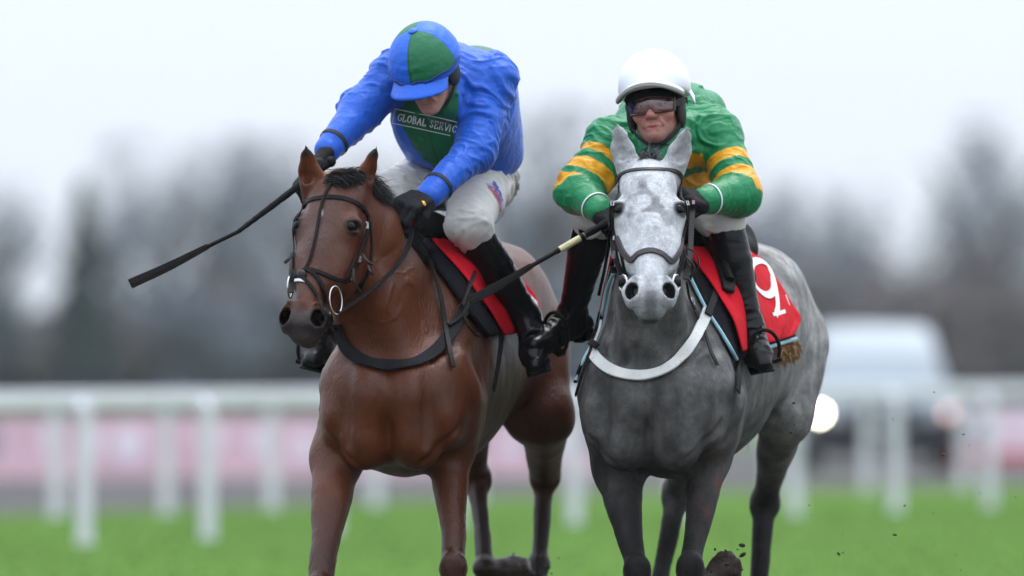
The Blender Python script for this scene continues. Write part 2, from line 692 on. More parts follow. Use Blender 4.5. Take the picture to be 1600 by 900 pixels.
# blades of grass on the part of the course in view
def grass_blades():
    n = 26000
    r = np.random.default_rng(3)
    y = r.uniform(-3, 42, n)
    x = r.uniform(-1, 1, n) * (3.2 + (y + 25) * .075)
    keep = (y < 33 + (x + 6) * 1.9)
    x, y = x[keep], y[keep]; n = len(x)
    h = r.uniform(.015, .035, n); w_ = r.uniform(.004, .009, n)
    a = r.uniform(0, 2 * np.pi, n); le = r.uniform(-.02, .02, (n, 2))
    V = np.zeros((n, 3, 3), np.float32)
    V[:, 0] = np.stack([x - np.cos(a) * w_, y - np.sin(a) * w_, 0 * x], 1)
    V[:, 1] = np.stack([x + np.cos(a) * w_, y + np.sin(a) * w_, 0 * x], 1)
    V[:, 2] = np.stack([x + le[:, 0], y + le[:, 1], h], 1)
    me = mesh_np('grass_blades', V.reshape(-1, 3), np.arange(3 * n).reshape(-1, 3), smooth=False)
    o = put('grass_blades', me, mat('grass_blade', (.070, .146, .020), rough=.9, spec=.2, noise=(3, .4)))
    tag(o, 'short green turf of the racecourse in front of and behind the horses', 'grass', kind='stuff')
grass_blades()


def cyl(c, r0, r1, h, m=12):
    c = np.asarray(c, float)
    V, F = [], []
    for i in range(m):
        a = 2 * math.pi * i / m
        V.append(c + (math.cos(a) * r0, math.sin(a) * r0, 0)); V.append(c + (math.cos(a) * r1, math.sin(a) * r1, h))
    for i in range(m):
        j = (i + 1) % m
        F.append((2 * i, 2 * j, 2 * j + 1, 2 * i + 1))
    F.append(tuple(2 * i for i in range(m))[::-1]); F.append(tuple(2 * i + 1 for i in range(m)))
    return V, F


RPROF = np.array([(math.copysign(abs(math.cos(q)) ** .25, math.cos(q)) * .032, math.copysign(abs(math.sin(q)) ** .45, math.sin(q)) * .054) for q in np.linspace(0, 2 * np.pi, 20, endpoint=False)])
def rail(label, group, posts, h0, h1, lead):
    """white plastic running rail: upright posts with a goose-neck carrying a round-topped rail"""
    P = np.array(posts, float)
    t = empty('running_rail', (P[0][0], P[0][1], 0), label, 'rail', group)
    n = len(P)
    hs = np.linspace(h0, h1, n)
    for i, (x, y) in enumerate(P):
        b = MB()
        b.add(*cyl((x, y, -.05), .052, .048, hs[i] - .06))
        b.tube(spline([(x, y, hs[i] - .13), (x + lead[0] * .5, y + lead[1] * .5, hs[i] - .09), (x + lead[0], y + lead[1], hs[i] - .07)], 4), .035, 8)
        b.build('post', m_pvc, t)
        c = MB(); c.add(*cyl((x, y, -.01), .058, .055, .03)); c.build('post_foot', m_pvc, t)
    Q = np.array([(x + lead[0], y + lead[1], hs[i] - .055) for i, (x, y) in enumerate(P)])
    for i in range(n - 1):
        a, b_ = Q[i], Q[i + 1]
        g = (b_ - a) * .004
        MB().add(*sweep(np.linspace(a + g, b_ - g, 3), lambda _: RPROF, (0, 0, 1))).build('rail_length', m_pvc, t)
    return t

def line_pts(xs, bots, ext0, ext1):
    P = []
    for x, b in zip(xs, bots):
        s = (b - HOR) / CAM_H
        P.append(((x - 800) / s, PXM * CAM_D / s - CAM_D))
    P = np.array(P)
    d0, d1 = P[1] - P[0], P[-1] - P[-2]
    pre = [P[0] - d0 * (i + 1) for i in range(ext0)][::-1]
    post = [P[-1] + d1 * (i + 1) for i in range(ext1)]
    return np.array(pre + list(P) + post)

near = line_pts([132, 325, 522, 712, 898, 1074, 1243, 1400, 1546], [850, 842, 834, 826, 818, 811, 805, 799, 793], 4, 6)
far_ = line_pts([88, 260, 425, 587, 745, 900, 1056, 1205, 1355, 1505], [808, 803, 797, 791, 786, 781, 776, 772, 768, 764], 4, 6)
rail('white plastic running rail nearest the horses, its posts standing in the turf', 'running rails', near, .985, 1.085, (-.05, .12))
rail('white plastic running rail farther back along the edge of the brown service road', 'running rails', far_, .965, 1.075, (.05, -.12))

# advertising boards beyond the rails
m_b = [mat('board_pink', (.72, .47, .55), rough=.5, noise=(1.2, .15)), mat('board_white', (.82, .72, .80), rough=.5),
       mat('board_red', (.55, .05, .09), rough=.5), mat('board_back', (.2, .2, .21), rough=.8)]
m_be = mat('board_mauve', (.34, .29, .34), rough=.6)
def board(i, x0, d0, x1, d1, top, style):
    a, b = np.array([x0, d0, 0]), np.array([x1, d1, 0])
    u = nrm(b - a); n_ = nrm(np.cross(u, (0, 0, 1)))
    if n_[1] > 0: n_ = -n_
    L = np.linalg.norm(b - a)
    t = empty('advertising_board', (a + b) / 2,
              style[0], 'board', 'advertising boards along the service road')
    R = np.array([u, n_, (0, 0, 1)])
    c = (a + b) / 2
    z0 = .10
    MB().box(c + (0, 0, (z0 + top) / 2), (L / 2 - .01, .02, (top - z0) / 2), R).build('panel', m_b[style[1]], t)
    for s in (-1, 1):
        MB().box(c + u * s * (L / 2 - .12) + np.array([0, 0, .25]) - n_ * .045, (.02, .02, .26), R).build('leg', m_b[3], t)
    r = random.Random(i)
    x = -L / 2 + .25
    while x < L / 2 - .4:      # bold blocky shapes, unreadable at this distance
        w_ = r.uniform(.16, .42)
        q = MB()
        q.ball(c + u * (x + w_ / 2) + n_ * .022 + np.array([0, 0, z0 + (top - z0) * r.uniform(.45, .65)]), (w_ / 2, .006, (top - z0) * r.uniform(.2, .36)), R, 14, 6)
        q.build('emblem', m_b[style[2]] if r.random() < .65 else m_be, t)
        x += w_ + r.uniform(.1, .35)
    if style[3]:
        MB().box(c + n_ * .024 + np.array([0, 0, z0 + .09]), (L / 2 - .03, .006, .07), R).build('stripe', m_b[2], t)
labs = ['pale pink advertising board with white shapes at the far left of the frame',
        'pale pink advertising board behind the two leftmost near rail posts',
        'pale pink advertising board left of the bay horse shoulder',
        'pink and white advertising board seen between the legs of the bay horse',
        'pink advertising board seen behind the gap between the two horses',
        'white and pink advertising board at the far right beside the white car']
def bx(x, bot):
    s = (bot - HOR) / CAM_H
    return (x - 800) / s, PXM * CAM_D / s - CAM_D
ed = [(-260, 768), (30, 764), (275, 762), (520, 759), (760, 756), (985, 753)]
for i in range(5):
    (xa, da), (xb, db) = bx(*ed[i]), bx(*ed[i + 1])
    board(i, xa, da, xb, db, .72, (labs[i], 0, 1, False))
(xa, da), (xb, db) = bx(1482, 738), bx(1880, 738)
board(9, xa, da, xb, db, .78, (labs[5], 1, 0, True))


# ---------------------------------------------------------------- the white car, head on
def car(cx, d):
    t = empty('car', (cx, d, 0), 'white off-road car facing the camera with lit headlights beyond the rails', 'car')
    white = mat('car_white', (.34, .38, .42), rough=.5, coat=.2)
    glass = mat('car_glass', (.28, .34, .40), rough=.08, spec=.9)
    black = mat('car_black', (.012, .012, .014), rough=.5)
    lamp = mat('headlamp_lit', (1, 1, .9), emit=((1.0, .88, .66), 40))
    amber = mat('indicator_lit', (.9, .5, .4), emit=((1.0, .45, .38), 2.2))
    chrome = mat('car_chrome', (.6, .6, .6), rough=.15, metal=1)
    P = lambda x, y, z: np.array([cx + x, d + y, z])
    # body by stations front to back: (y, half width, z low, z high)
    def loft(name, st, m, rnd=.12, parent=t):
        prof = []
        V, F = [], []
        k = 20
        for (y, hw, zl, zh) in st:
            for i in range(k):
                a = 2 * math.pi * (i + .5) / k
                ca, sa = math.cos(a), math.sin(a)
                e = .28
                x = math.copysign(abs(ca) ** e, ca) * hw; z = (zl + zh) / 2 + math.copysign(abs(sa) ** e, sa) * (zh - zl) / 2
                V.append(P(x, y, z))
        n = len(st)
        for j in range(n - 1):
            for i in range(k):
                F.append((j * k + i, j * k + (i + 1) % k, (j + 1) * k + (i + 1) % k, (j + 1) * k + i))
        F.append(tuple(range(k))[::-1]); F.append(tuple(range((n - 1) * k, n * k)))
        return put(name, mesh_np(name, V, F), m, parent)
    body = loft('body', [(0, .80, .42, .86), (.08, .90, .36, .95), (.5, .94, .32, 1.02), (1.3, .95, .30, 1.08), (4.2, .95, .30, 1.10), (4.5, .90, .36, 1.08)], white)
    loft('cabin', [(1.15, .80, 1.0, 1.10), (1.75, .70, 1.0, 1.66), (1.95, .68, 1.0, 1.76), (4.0, .68, 1.0, 1.78), (4.45, .74, 1.0, 1.2)], white)
    g = MB()
    g.add([P(-.66, 1.27, 1.13), P(.66, 1.27, 1.13), P(.58, 1.72, 1.60), P(-.58, 1.72, 1.60), P(-.66, 1.33, 1.13), P(.66, 1.33, 1.13), P(.58, 1.78, 1.60), P(-.58, 1.78, 1.60)],
          [(0, 1, 2, 3), (7, 6, 5, 4), (0, 4, 5, 1), (1, 5, 6, 2), (2, 6, 7, 3), (3, 7, 4, 0)])
    g.build('windscreen', glass, t, smooth=False)
    MB().box(P(0, -.005, .68), (.42, .03, .09)).build('grille', black, t)
    MB().box(P(0, -.02, .43), (.88, .05, .17)).build('bumper', black, t)
    MB().box(P(0, -.08, .52), (.26, .01, .055)).build('number_plate', white, t)
    for s in (-1, 1):
        hl = MB().ball(P(s * .76, .03, .70), (.15, .05, .095)).build('headlight', chrome, t)
        MB().ball(P(s * .76, -.012, .70), (.055, .02, .055) if s < 0 else (.05, .02, .05)).build('bulb', lamp if s < 0 else amber, hl)
        w_ = MB().tube([P(s * .74, .85, .36), P(s * .95, .85, .36)], .36, 22).build('wheel', black, t)
        MB().tube([P(s * .92, .85, .36), P(s * .965, .85, .36)], .2, 16).build('rim', chrome, w_)
        MB().tube([P(s * .74, 3.6, .36), P(s * .95, 3.6, .36)], .36, 22).build('wheel', black, t)
        MB().ball(P(s * 1.02, 1.35, 1.12), (.09, .06, .08)).build('mirror', black, t)
    MB().box(P(0, .1, .30), (.70, .05, .10)).build('underbody', black, t)
car(4.41, 68)


# ---------------------------------------------------------------- trees
m_twig = [mat('twigs_grey', (.145, .170, .205), rough=.9, noise=(.5, .3)), mat('twigs_brown', (.155, .132, .132), rough=.9, noise=(.5, .3)),
          mat('needles_dark', (.035, .06, .055), rough=.9, noise=(1, .4)), mat('bark', (.07, .06, .05), rough=.95, noise=(4, .3)),
          mat('ivy_green', (.045, .075, .075), rough=.8, noise=(1, .4))]
def tree(px, d, H, Wd, kind, label, dens=1.0, low=.25):
    s = PXM * CAM_D / (CAM_D + d)
    x = (px - 800) / s
    r = np.random.default_rng(int(px * 7 + d * 3 + H * 10) & 0xffff)
    t = empty('conifer' if kind == 2 else 'bare_tree' if low > .15 else 'thicket', (x, d, 0), label, 'tree' if low > .15 else 'shrub', 'far trees beyond the course')
    b = MB()
    th = H * (.92 if kind == 2 else .6)
    b.tube(spline([(x, d, -.2), (x + r.normal() * .1, d, th * .4), (x + r.normal() * .25, d + .1, th)], 5), np.linspace(.03 * H, .006 * H, 11), 8)
    tips = []
    for i in range(16):
        z0 = H * r.uniform(.18, .6)
        a = r.uniform(0, 2 * np.pi)
        e = np.array([x + math.cos(a) * Wd * .5 * r.uniform(.4, .95), d + math.sin(a) * Wd * .5 * r.uniform(.4, .95), min(H * .97, z0 + H * r.uniform(.1, .38))])
        if kind == 2: e[2] = z0 + .3; 
        m_ = np.array([x, d, z0])
        q = spline([m_, lerp(m_, e, .5) + (0, 0, .1 * H * (kind != 2)), e], 4)
        b.tube(q, np.linspace(.010 * H, .003 * H, 9), 6); tips.append(q)
    b.build('trunk', m_twig[3], t)
    n = int(2600 * dens * (.33 if low > .15 and kind != 2 else 1))
    if kind == 2:
        z = H * (1 - r.power(2.0, n)) * .97 + .03 * H
        z = H * r.uniform(.04, 1, n) ** .9
        R = Wd * .5 * (1.02 - z / H) * (1 + .25 * np.sin(z * 5)) * np.sqrt(r.uniform(.1, 1, n))
        a = r.uniform(0, 2 * np.pi, n)
        C = np.stack([x + R * np.cos(a), d + R * np.sin(a), z], 1)
        sz = r.uniform(.10, .30, n)
    else:
        # clumps of twigs around the limb ends
        K = 26
        cc = np.stack([x + r.normal(0, Wd * .24, K), d + r.normal(0, Wd * .24, K), H * np.clip(r.normal(.62 if low > .15 else .45, .19, K), low + .05, .9)], 1)
        w_ = r.integers(0, K, n)
        C = cc[w_] + r.normal(0, 1, (n, 3)) * np.array([Wd, Wd, H]) * .075
        C[:, 2] = np.clip(C[:, 2], .02, H)
        sz = r.uniform(.12, .42, n) * (1 if low > .15 else 1.2)
    d1 = r.normal(size=(n, 3)); d1[:, 2] += .5 * (kind != 2)
    d1 /= np.linalg.norm(d1, axis=1, keepdims=True)
    d2 = np.cross(d1, r.normal(size=(n, 3))); d2 /= np.linalg.norm(d2, axis=1, keepdims=True)
    wd = sz * (.16 if kind != 2 else .5) * (1 if low > .15 else 2.0)
    V = np.stack([C - d1 * sz[:, None] - d2 * wd[:, None], C + d1 * sz[:, None] * .1 - d2 * wd[:, None], C + d1 * sz[:, None], C - d1 * sz[:, None] * .2 + d2 * wd[:, None] * 1.2], 1)
    me = mesh_np('crown', V.reshape(-1, 3), np.arange(4 * n).reshape(-1, 4), smooth=False)
    put('crown', me, m_twig[kind], t)

TR = [  # px, distance, height, width, kind, density
    (-150, 300, 10.5, 8, 0, 1), (10, 290, 9.0, 4.6, 0, 1.5), (-60, 310, 8, 6, 1, 1.2),
    (130, 270, 8.6, 3.4, 2, 2.6), (180, 300, 9.6, 3.6, 0, 1.2), (262, 305, 11.4, 4.6, 0, 1.6),
    (330, 300, 10.6, 5.0, 0, 1.7), (400, 310, 11.6, 5.2, 0, 1.8), (470, 300, 11.0, 5.0, 0, 1.5), (520, 320, 10.8, 6, 1, 1.5),
    (600, 310, 11.6, 6, 0, 1.5), (700, 300, 11.0, 6, 0, 1.6), (790, 310, 12.2, 6, 0, 1.8), (850, 300, 12.6, 6, 0, 1.9), (920, 310, 12.8, 6, 0, 1.9), (1000, 300, 12, 6, 0, 1.6),
    (1090, 310, 11, 6, 0, 1.4), (1180, 300, 9.3, 5, 0, 1.3), (1260, 305, 9.8, 5.2, 0, 1.7), (1340, 300, 9.6, 4.6, 0, 1.6), (1410, 310, 7.6, 4, 0, 1.0),
    (1500, 300, 11.4, 5.0, 0, 1.8), (1570, 295, 12.0, 5.5, 0, 1.8), (1650, 300, 10.6, 5, 0, 1.6), (1760, 300, 10, 7, 0, 1.2)]
def where(px):
    for lo, hi, s in ((-999, 90, 'at the far left edge of the course'), (90, 300, 'just left of the bay horse whip end'), (300, 480, 'behind the whip of the blue rider'),
                      (480, 640, 'behind the head of the bay horse'), (640, 800, 'behind the rider in blue'), (800, 960, 'in the gap between the two riders'),
                      (960, 1120, 'behind the rider in green'), (1120, 1300, 'just right of the rider in green'), (1300, 1450, 'above the white car'), (1450, 9999, 'near the right edge of the frame')):
        if lo <= px < hi:
            return s
JOBS = []
for i, (px, d, H, Wd, k, dn) in enumerate(TR):
    size = 'tall' if H > 11 else 'mid-sized' if H > 9.5 else 'small'
    lab = ('narrow dark green conifer %s' if k == 2 else size + ' bare ' + ('brownish' if k == 1 else 'grey') + ' winter tree %s') % where(px)
    JOBS.append([px, d, H, Wd, k, lab, dn, .25])
# thickets below the crowns
TH = [(-120, 4.6), (-20, 4.3), (60, 4.0), (130, 4.6), (200, 4.6), (270, 5.0), (345, 5.2), (420, 5.4), (500, 5.4), (590, 5.4), (680, 5.4), (770, 5.2), (860, 5.2), (950, 5.2),
      (1040, 5.2), (1130, 4.6), (1215, 4.8), (1300, 4.4), (1375, 5.2), (1440, 6.2), (1500, 6.6), (1560, 6.0), (1640, 5.4), (1740, 5.4)]
for i, (px, H) in enumerate(TH):
    k = 1 if 1370 < px < 1600 else (0, 4, 0, 1)[i % 4]
    JOBS.append([px, 280 + (i % 3) * 6, H, 4.8, k, ('tall ' if H > 5.5 else 'low ') + ('reddish brown' if k == 1 else 'dull green' if k == 4 else 'grey') + ' thicket ' + where(px), 2.2, .02])
for J in JOBS:
    same = sorted(q[0] for q in JOBS if q[5] == J[5])
    J.append(J[5] if len(same) == 1 else J[5] + ', ' + (['the left one', 'the right one'] if len(same) == 2 else ['the left one', 'the middle one', 'the right one'])[same.index(J[0])])
for J in JOBS:
    tree(J[0], J[1], J[2], J[3], J[4], J[8], J[6], J[7])
# a far wood that reads as one mass closes the horizon
def far_wood():
    r = np.random.default_rng(11)
    n = 30000
    x = r.uniform(-75, 75, n); d = r.uniform(335, 350, n)
    top = 4.6 + 1.3 * np.sin(x * .33) + 1.0 * np.sin(x * .9 + 1) 
    C = np.stack([x, d, top * r.uniform(0, 1, n) ** .8], 1)
    sz = r.uniform(.25, .6, n)[:, None]
    d1 = nrmr(r.normal(size=(n, 3))); d2 = nrmr(np.cross(d1, r.normal(size=(n, 3))))
    V = np.stack([C - d1 * sz - d2 * sz * .4, C + d1 * sz - d2 * sz * .4, C + d1 * sz * .6 + d2 * sz * .5], 1)
    o = put('far_wood', mesh_np('far_wood', V.reshape(-1, 3), np.arange(3 * n).reshape(-1, 3), smooth=False), m_twig[0])
    tag(o, 'grey far-off wood along the horizon behind everything', 'wood', kind='stuff')
nrmr = lambda a: a / (np.linalg.norm(a, axis=1, keepdims=True) + 1e-9)
far_wood()

# misty air between here and the trees
hz = MB().box((0, 165, 7.2), (130, 215, 8.3)).build('haze', None, smooth=False)
tag(hz, 'thin grey winter mist over the course', 'haze', kind='stuff')
mh = bpy.data.materials.new('mist'); mh.use_nodes = True
for nd in list(mh.node_tree.nodes):
    if nd.type == 'BSDF_PRINCIPLED': mh.node_tree.nodes.remove(nd)
pv = mh.node_tree.nodes.new('ShaderNodeVolumePrincipled')
pv.inputs['Density'].default_value = 0.00018
pv.inputs['Color'].default_value = (.95, .985, 1.0, 1)
pv.inputs['Anisotropy'].default_value = 0.0
mh.node_tree.links.new(pv.outputs[0], [x for x in mh.node_tree.nodes if x.type == 'OUTPUT_MATERIAL'][0].inputs['Volume'])
hz.data.materials.clear(); hz.data.materials.append(mh)
# ================================================================ HORSES
class Frame:
    """local frame: origin o, rows = axes"""
    def __init__(self, o, ax, ay, az):
        self.o = np.asarray(o, float)
        self.R = np.array([ax, ay, az], float)

    def __call__(self, x, y, z):
        return self.o + np.array([x, y, z], float) @ self.R

    def inv(self, P):
        return (np.atleast_2d(P) - self.o) @ self.R.T


class HeadFrame(Frame):
    """a head frame with its own width and length factors"""
    def __init__(self, o, ax, ay, az, sc):
        super().__init__(o, ax, ay, az)
        self.s = np.array(sc, float)

    def __call__(self, x, y, z):
        return self.o + (np.array([x, y, z], float) * self.s) @ self.R

    def inv(self, P):
        return ((np.atleast_2d(P) - self.o) @ self.R.T) / self.s


def head_frame(poll, muz, toward, sc=(1.08, 1.0, .93)):
    """x lateral, y = out of the forehead, z = down the face"""
    az = nrm(np.asarray(muz) - np.asarray(poll))
    ay = nrm(np.asarray(toward) - az * (np.asarray(toward) @ az))
    ax = np.cross(az, ay) * -1
    # keep +x to the right of the picture
    if ax[0] < 0:
        ax = -ax
    return HeadFrame(poll, ax, ay, az, sc)


def add_head(S, h, ears):
    E = lambda c, r, k=0.02, sub=False: S.ell(h(*c), np.array(r) * h.s, h.R, k, sub)
    C = lambda a, b, ra, rb, k=0.02, flat=None, sub=False: S.cap(h(*a), h(*b), ra, rb, k, flat, sub)
    ax = h.R[0]
    E((0, -.052, .25), (.074, .034, .20), .03)                        # broad flat face
    E((0, -.085, .075), (.083, .078, .11), .04)                       # cranium
    C((0, -.07, .12), (0, -.058, .29), .070, .056, .03)               # forehead
    E((0, -.035, .17), (.070, .032, .10), .03)                        # flat broad forehead
    C((0, -.050, .27), (0, -.043, .50), .050, .040, .03, (ax, 1.02))  # nasal bones
    for s in (-1, 1):
        E((s * .066, -.060, .195), (.042, .036, .058), .03)           # orbit
        C((s * .074, -.026, .160), (s * .100, -.044, .176), .011, .010, .018)   # brow
        C((s * .084, -.090, .20), (s * .064, -.080, .38), .016, .010, .035)   # facial crest
        E((s * .056, -.150, .255), (.034, .090, .145), .035)          # cheek
        E((s * .050, -.080, .34), (.032, .040, .09), .03)
        C((s * .045, -.205, .28), (s * .022, -.130, .50), .020, .016, .03)   # jaw bars
        # hollow above the eye
        E((s * .084, -.014, .150), (.012, .012, .018), .03, True)
        # nostrils
        E((s * .042, -.046, .545), (.036, .042, .050), .022)
        C((s * .046, -.008, .510), (s * .068, -.040, .540), .010, .010, .018)
        C((s * .068, -.040, .540), (s * .060, -.060, .585), .010, .008, .015)
    E((0, -.125, .20), (.065, .09, .12), .04)
    C((0, -.11, .33), (0, -.085, .52), .050, .040, .035)
    E((0, -.060, .565), (.046, .046, .045), .03)                      # muzzle
    E((0, -.080, .598), (.042, .036, .024), .016)                     # upper lip
    E((0, -.112, .590), (.034, .024, .024), .010)                     # lower lip
    E((0, -.128, .565), (.030, .026, .028), .02)                      # chin
    for s in (-1, 1):
        C((s * .047, -.002, .520), (s * .052, -.008, .560), .012, .018, .006, None, True)
        E((s * .053, -.034, .552), (.0185, .046, .028), .006, True)
        C((s * .052, -.02, .552), (s * .036, -.07, .52), .016, .012, .006, None, True)
        C((s * .054, -.100, .535), (s * .025, -.094, .625), .003, .003, .006, None, True)   # mouth line
    C((-.034, -.098, .622), (.034, -.098, .622), .0055, .0055, .006, None, True)
    # eye sockets
    for s in (-1, 1):
        E((s * .0940, -.034, .200), (.014, .016, .017), .004, True)
        C((s * .080, -.022, .186), (s * .096, -.030, .178), .0055, .006, .008)   # lids
        C((s * .096, -.030, .178), (s * .104, -.056, .184), .006, .005, .010)
        C((s * .082, -.030, .207), (s * .096, -.038, .219), .0035, .0035, .010)
        C((s * .096, -.038, .219), (s * .104, -.060, .214), .0035, .0035, .010)
    # ears, leaf-shaped, hollowed in front
    for (base, tip, w, face) in ears:
        base, tip = np.asarray(base, float), np.asarray(tip, float)
        d = tip - base
        L = np.linalg.norm(d)
        f = nrm(np.asarray(face, float)); f = nrm(f - nrm(d) * (f @ nrm(d)))
        mid = base + d * .42
        S.cap(base - d * .30, base + d * .15, .036, .036 * w, .04)
        S.cap(base, mid, .034 * w, .043 * w, .03, (f, .55))
        S.cap(mid, base + d * .74, .043 * w, .027 * w, .012, (f, .5))
        S.cap(base + d * .74, tip, .027 * w, .003, .01, (f, .5))
        S.cap(base + d * .26 + f * .022, mid + f * .026, .013 * w, .026 * w, .006, (f, .55), True)
        S.cap(mid + f * .026, base + d * .86 + f * .013, .026 * w, .004, .006, (f, .6), True)


def add_torso(S, t):
    E = lambda c, r, k=0.08, sub=False: S.ell(t(*c), r, t.R, k, sub)
    C = lambda a, b, ra, rb, k=0.08, flat=None, sub=False: S.cap(t(*a), t(*b), ra, rb, k, flat, sub)
    E((0, .42, 1.08), (.215, .36, .315), .1)
    E((0, .82, 1.12), (.255, .52, .345), .12)
    E((0, 1.18, 1.20), (.245, .42, .255), .12)
    E((0, 1.50, 1.24), (.195, .38, .235), .12)
    C((0, .62, 1.40), (0, .88, 1.44), .10, .09, .12)                  # withers
    C((0, .90, 1.40), (0, 1.46, 1.43), .10, .10, .12)                 # back and loin
    for s in (-1, 1):
        C((s * .143, .12, 1.04), (s * .095, .50, 1.36), .098, .070, .07)   # shoulder blade
        E((s * .152, .16, 1.00), (.088, .15, .17), .06)               # point of shoulder
        E((s * .088, .055, .885), (.084, .10, .115), .022)            # pectorals
        E((s * .075, .035, 1.01), (.085, .09, .11), .05)
        E((s * .175, .085, .945), (.062, .09, .10), .026)             # point of the shoulder
        E((s * .150, .36, .93), (.080, .15, .15), .07)                # upper arm
        E((s * .120, 1.46, 1.30), (.140, .29, .205), .10)             # croup muscle
        E((s * .155, 1.55, 1.12), (.105, .22, .26), .06)              # thigh
        C((s * .125, 1.74, 1.26), (s * .140, 1.68, 1.0), .085, .065, .06)
        E((s * .150, 1.30, 1.10), (.070, .13, .12), .08)              # flank to stifle
    E((0, .30, .86), (.13, .24, .10), .08)                            # breastbone
    for s in (-1, 1):      # creases: forearm from chest, shoulder from chest
        C((s * .235, .06, .92), (s * .12, .0, .80), .005, .004, .03, None, True)
        C((s * .140, -.03, 1.08), (s * .135, -.03, .86), .008, .008, .04, None, True)
        C((s * .21, .16, 1.20), (s * .13, .05, 1.12), .010, .006, .04, None, True)


def add_neck(S, t, h, pts, rad, flat=.62):
    ax = nrm(h.R[0] + t.R[0])
    S.chain([h(0, -.10, .06)] + pts, [.085] + rad, .07, (ax, flat))
    for s in (-1, 1):      # the two cords of the underside of the neck
        a, b = h(s * .035, -.20, .20), t(s * .055, .12, 1.06)
        S.chain([a, lerp(a, b, .5) + np.array([s * .012, .03, 0]), b], [.045, .055, .06], .07)


def fore_leg(S, p, bent=False, tw=(1, 0, 0), ws=1.0):
    """p: shoulder, elbow, knee, fetlock, toe"""
    sh, el, kn, fe, to = [np.asarray(a, float) for a in p]
    S.cap(sh, el, .100, .080 * ws, .05)
    v = nrm(kn - el)
    S.chain([el, lerp(el, kn, .28), lerp(el, kn, .6), lerp(el, kn, .88)], [.078 * ws, .064 * ws, .047 * ws, .038], .04)
    for s in (-1, 1):      # the muscle bellies of the forearm, a groove between them
        a = el + np.array([s * .026 * ws, -.020, 0])
        S.cap(a, lerp(a, kn, .50), .044 * ws, .022 * ws, .014)
    S.cap(lerp(el, kn, .25) + np.array([.036 * ws, .02, 0]), lerp(el, kn, .85) + np.array([.020, .01, 0]), .022 * ws, .012, .012)
    S.ell(kn, (.048, .042, .050), None, .018)
    for s in (-1, 1):
        S.ell(kn + np.array([s * .022, -.022, .018]), (.022, .018, .020), None, .012)
        S.ell(kn + np.array([s * .020, -.020, -.026]), (.020, .016, .018), None, .012)
    S.cap(kn + np.array([0, -.018, .03]), kn + np.array([0, -.016, -.035]), .032, .028, .02)
    back = nrm(np.cross(nrm(fe - kn), tw))
    if back[1] < 0 and not bent:
        back = -back
    S.chain([kn, lerp(kn, fe, .3), lerp(kn, fe, .85)], [.037, .027, .027], .02)
    S.cap(lerp(kn, fe, .12) + back * .018, lerp(kn, fe, .9) + back * .022, .013, .015, .018)
    S.ell(fe, (.037, .038, .038), None, .02)
    S.cap(fe + back * .012, fe + back * .03, .026, .018, .02)
    pa = nrm(to - fe)
    L = np.linalg.norm(to - fe)
    S.cap(fe, fe + pa * L * .55, .031, .034, .02)
    S.cap(fe + pa * L * .58, to, .043, .058, .012)
    return fe, to


def hind_leg(S, p, tw=(1, 0, 0), hs=1.0):
    """p: hip, stifle, hock, fetlock, toe"""
    hi, st, ho, fe, to = [np.asarray(a, float) for a in p]
    S.cap(hi, st, .145, .086, .07)
    m = lerp(st, ho, .5)
    S.chain([st, lerp(st, ho, .35), lerp(st, ho, .65), lerp(st, ho, .95)], [.086 * hs, .068 * hs, .054 * hs, .046 * hs], .05)
    back = nrm(np.cross(nrm(fe - ho), tw))
    if back[1] < 0:
        back = -back
    S.cap(lerp(st, ho, .35) + np.array([0, .05, 0]), ho + back * .055 + (ho - fe) * .16, .045, .016, .05)   # tendon to the hock
    S.ell(ho, (.050, .056, .062), None, .022)
    for s in (-1, 1):
        S.ell(ho + np.array([s * .030, -.018, -.020]), (.022, .022, .028), None, .014)
    S.cap(ho + back * .045 + (ho - fe) * .17, ho + back * .030, .022, .026, .025)     # point of hock
    S.chain([ho, lerp(ho, fe, .25), lerp(ho, fe, .85)], [.043, .032, .030], .02)
    S.cap(lerp(ho, fe, .1) + back * .022, lerp(ho, fe, .9) + back * .024, .014, .016, .018)
    S.ell(fe, (.040, .042, .040), None, .02)
    S.cap(fe + back * .012, fe + back * .032, .027, .018, .02)
    pa = nrm(to - fe)
    L = np.linalg.norm(to - fe)
    S.cap(fe, fe + pa * L * .55, .033, .036, .02)
    S.cap(fe + pa * L * .58, to, .044, .058, .012)
    return fe, to


def solid_horse(xr, yhead, coarse=1.0):
    """grid: fine round the head, wider farther back and lower"""
    c = coarse
    xs = axis_grid([(xr[0], xr[1], .0065 * c)])
    ys = axis_grid([(-.55, yhead, .0055 * c), (yhead, yhead + .5, .009 * c), (yhead + .5, 2.45, .015 * c)])
    zs = axis_grid([(-.02, .95, .010 * c), (.95, 1.22, .007 * c), (1.22, 1.95, .0052 * c)])
    return Solid(xs, ys, zs)


CO = 1.0

# ---------------------------------------------------------------- the grey
yawg = math.radians(12.4)
gt = Frame([W(1013, 600, .22)[0], .22, 0], (math.cos(yawg), -math.sin(yawg), 0), (math.sin(yawg), math.cos(yawg), 0), (0, 0, 1))
GH = head_frame(W(1013, 244, .03), W(1017, 486, -.33), (0, -1, .25), (1.10, 1.0, .94))
G = solid_horse((W(885, 0, .5)[0] - .02, W(1310, 0, 2.0)[0] + .05), .35, CO)
add_torso(G, gt)
add_neck(G, gt, GH, [W(1012, 380, .30), W(1010, 480, .45), gt(-.01, .42, 1.16)], [.135, .185, .235], .66)
add_head(G, GH, [
    (W(980, 262, .12), W(964, 193, .04), .86, (-.35, -1, .1)),
    (W(1053, 264, .12), W(1076, 196, .04), .86, (.3, -1, .1)),
])
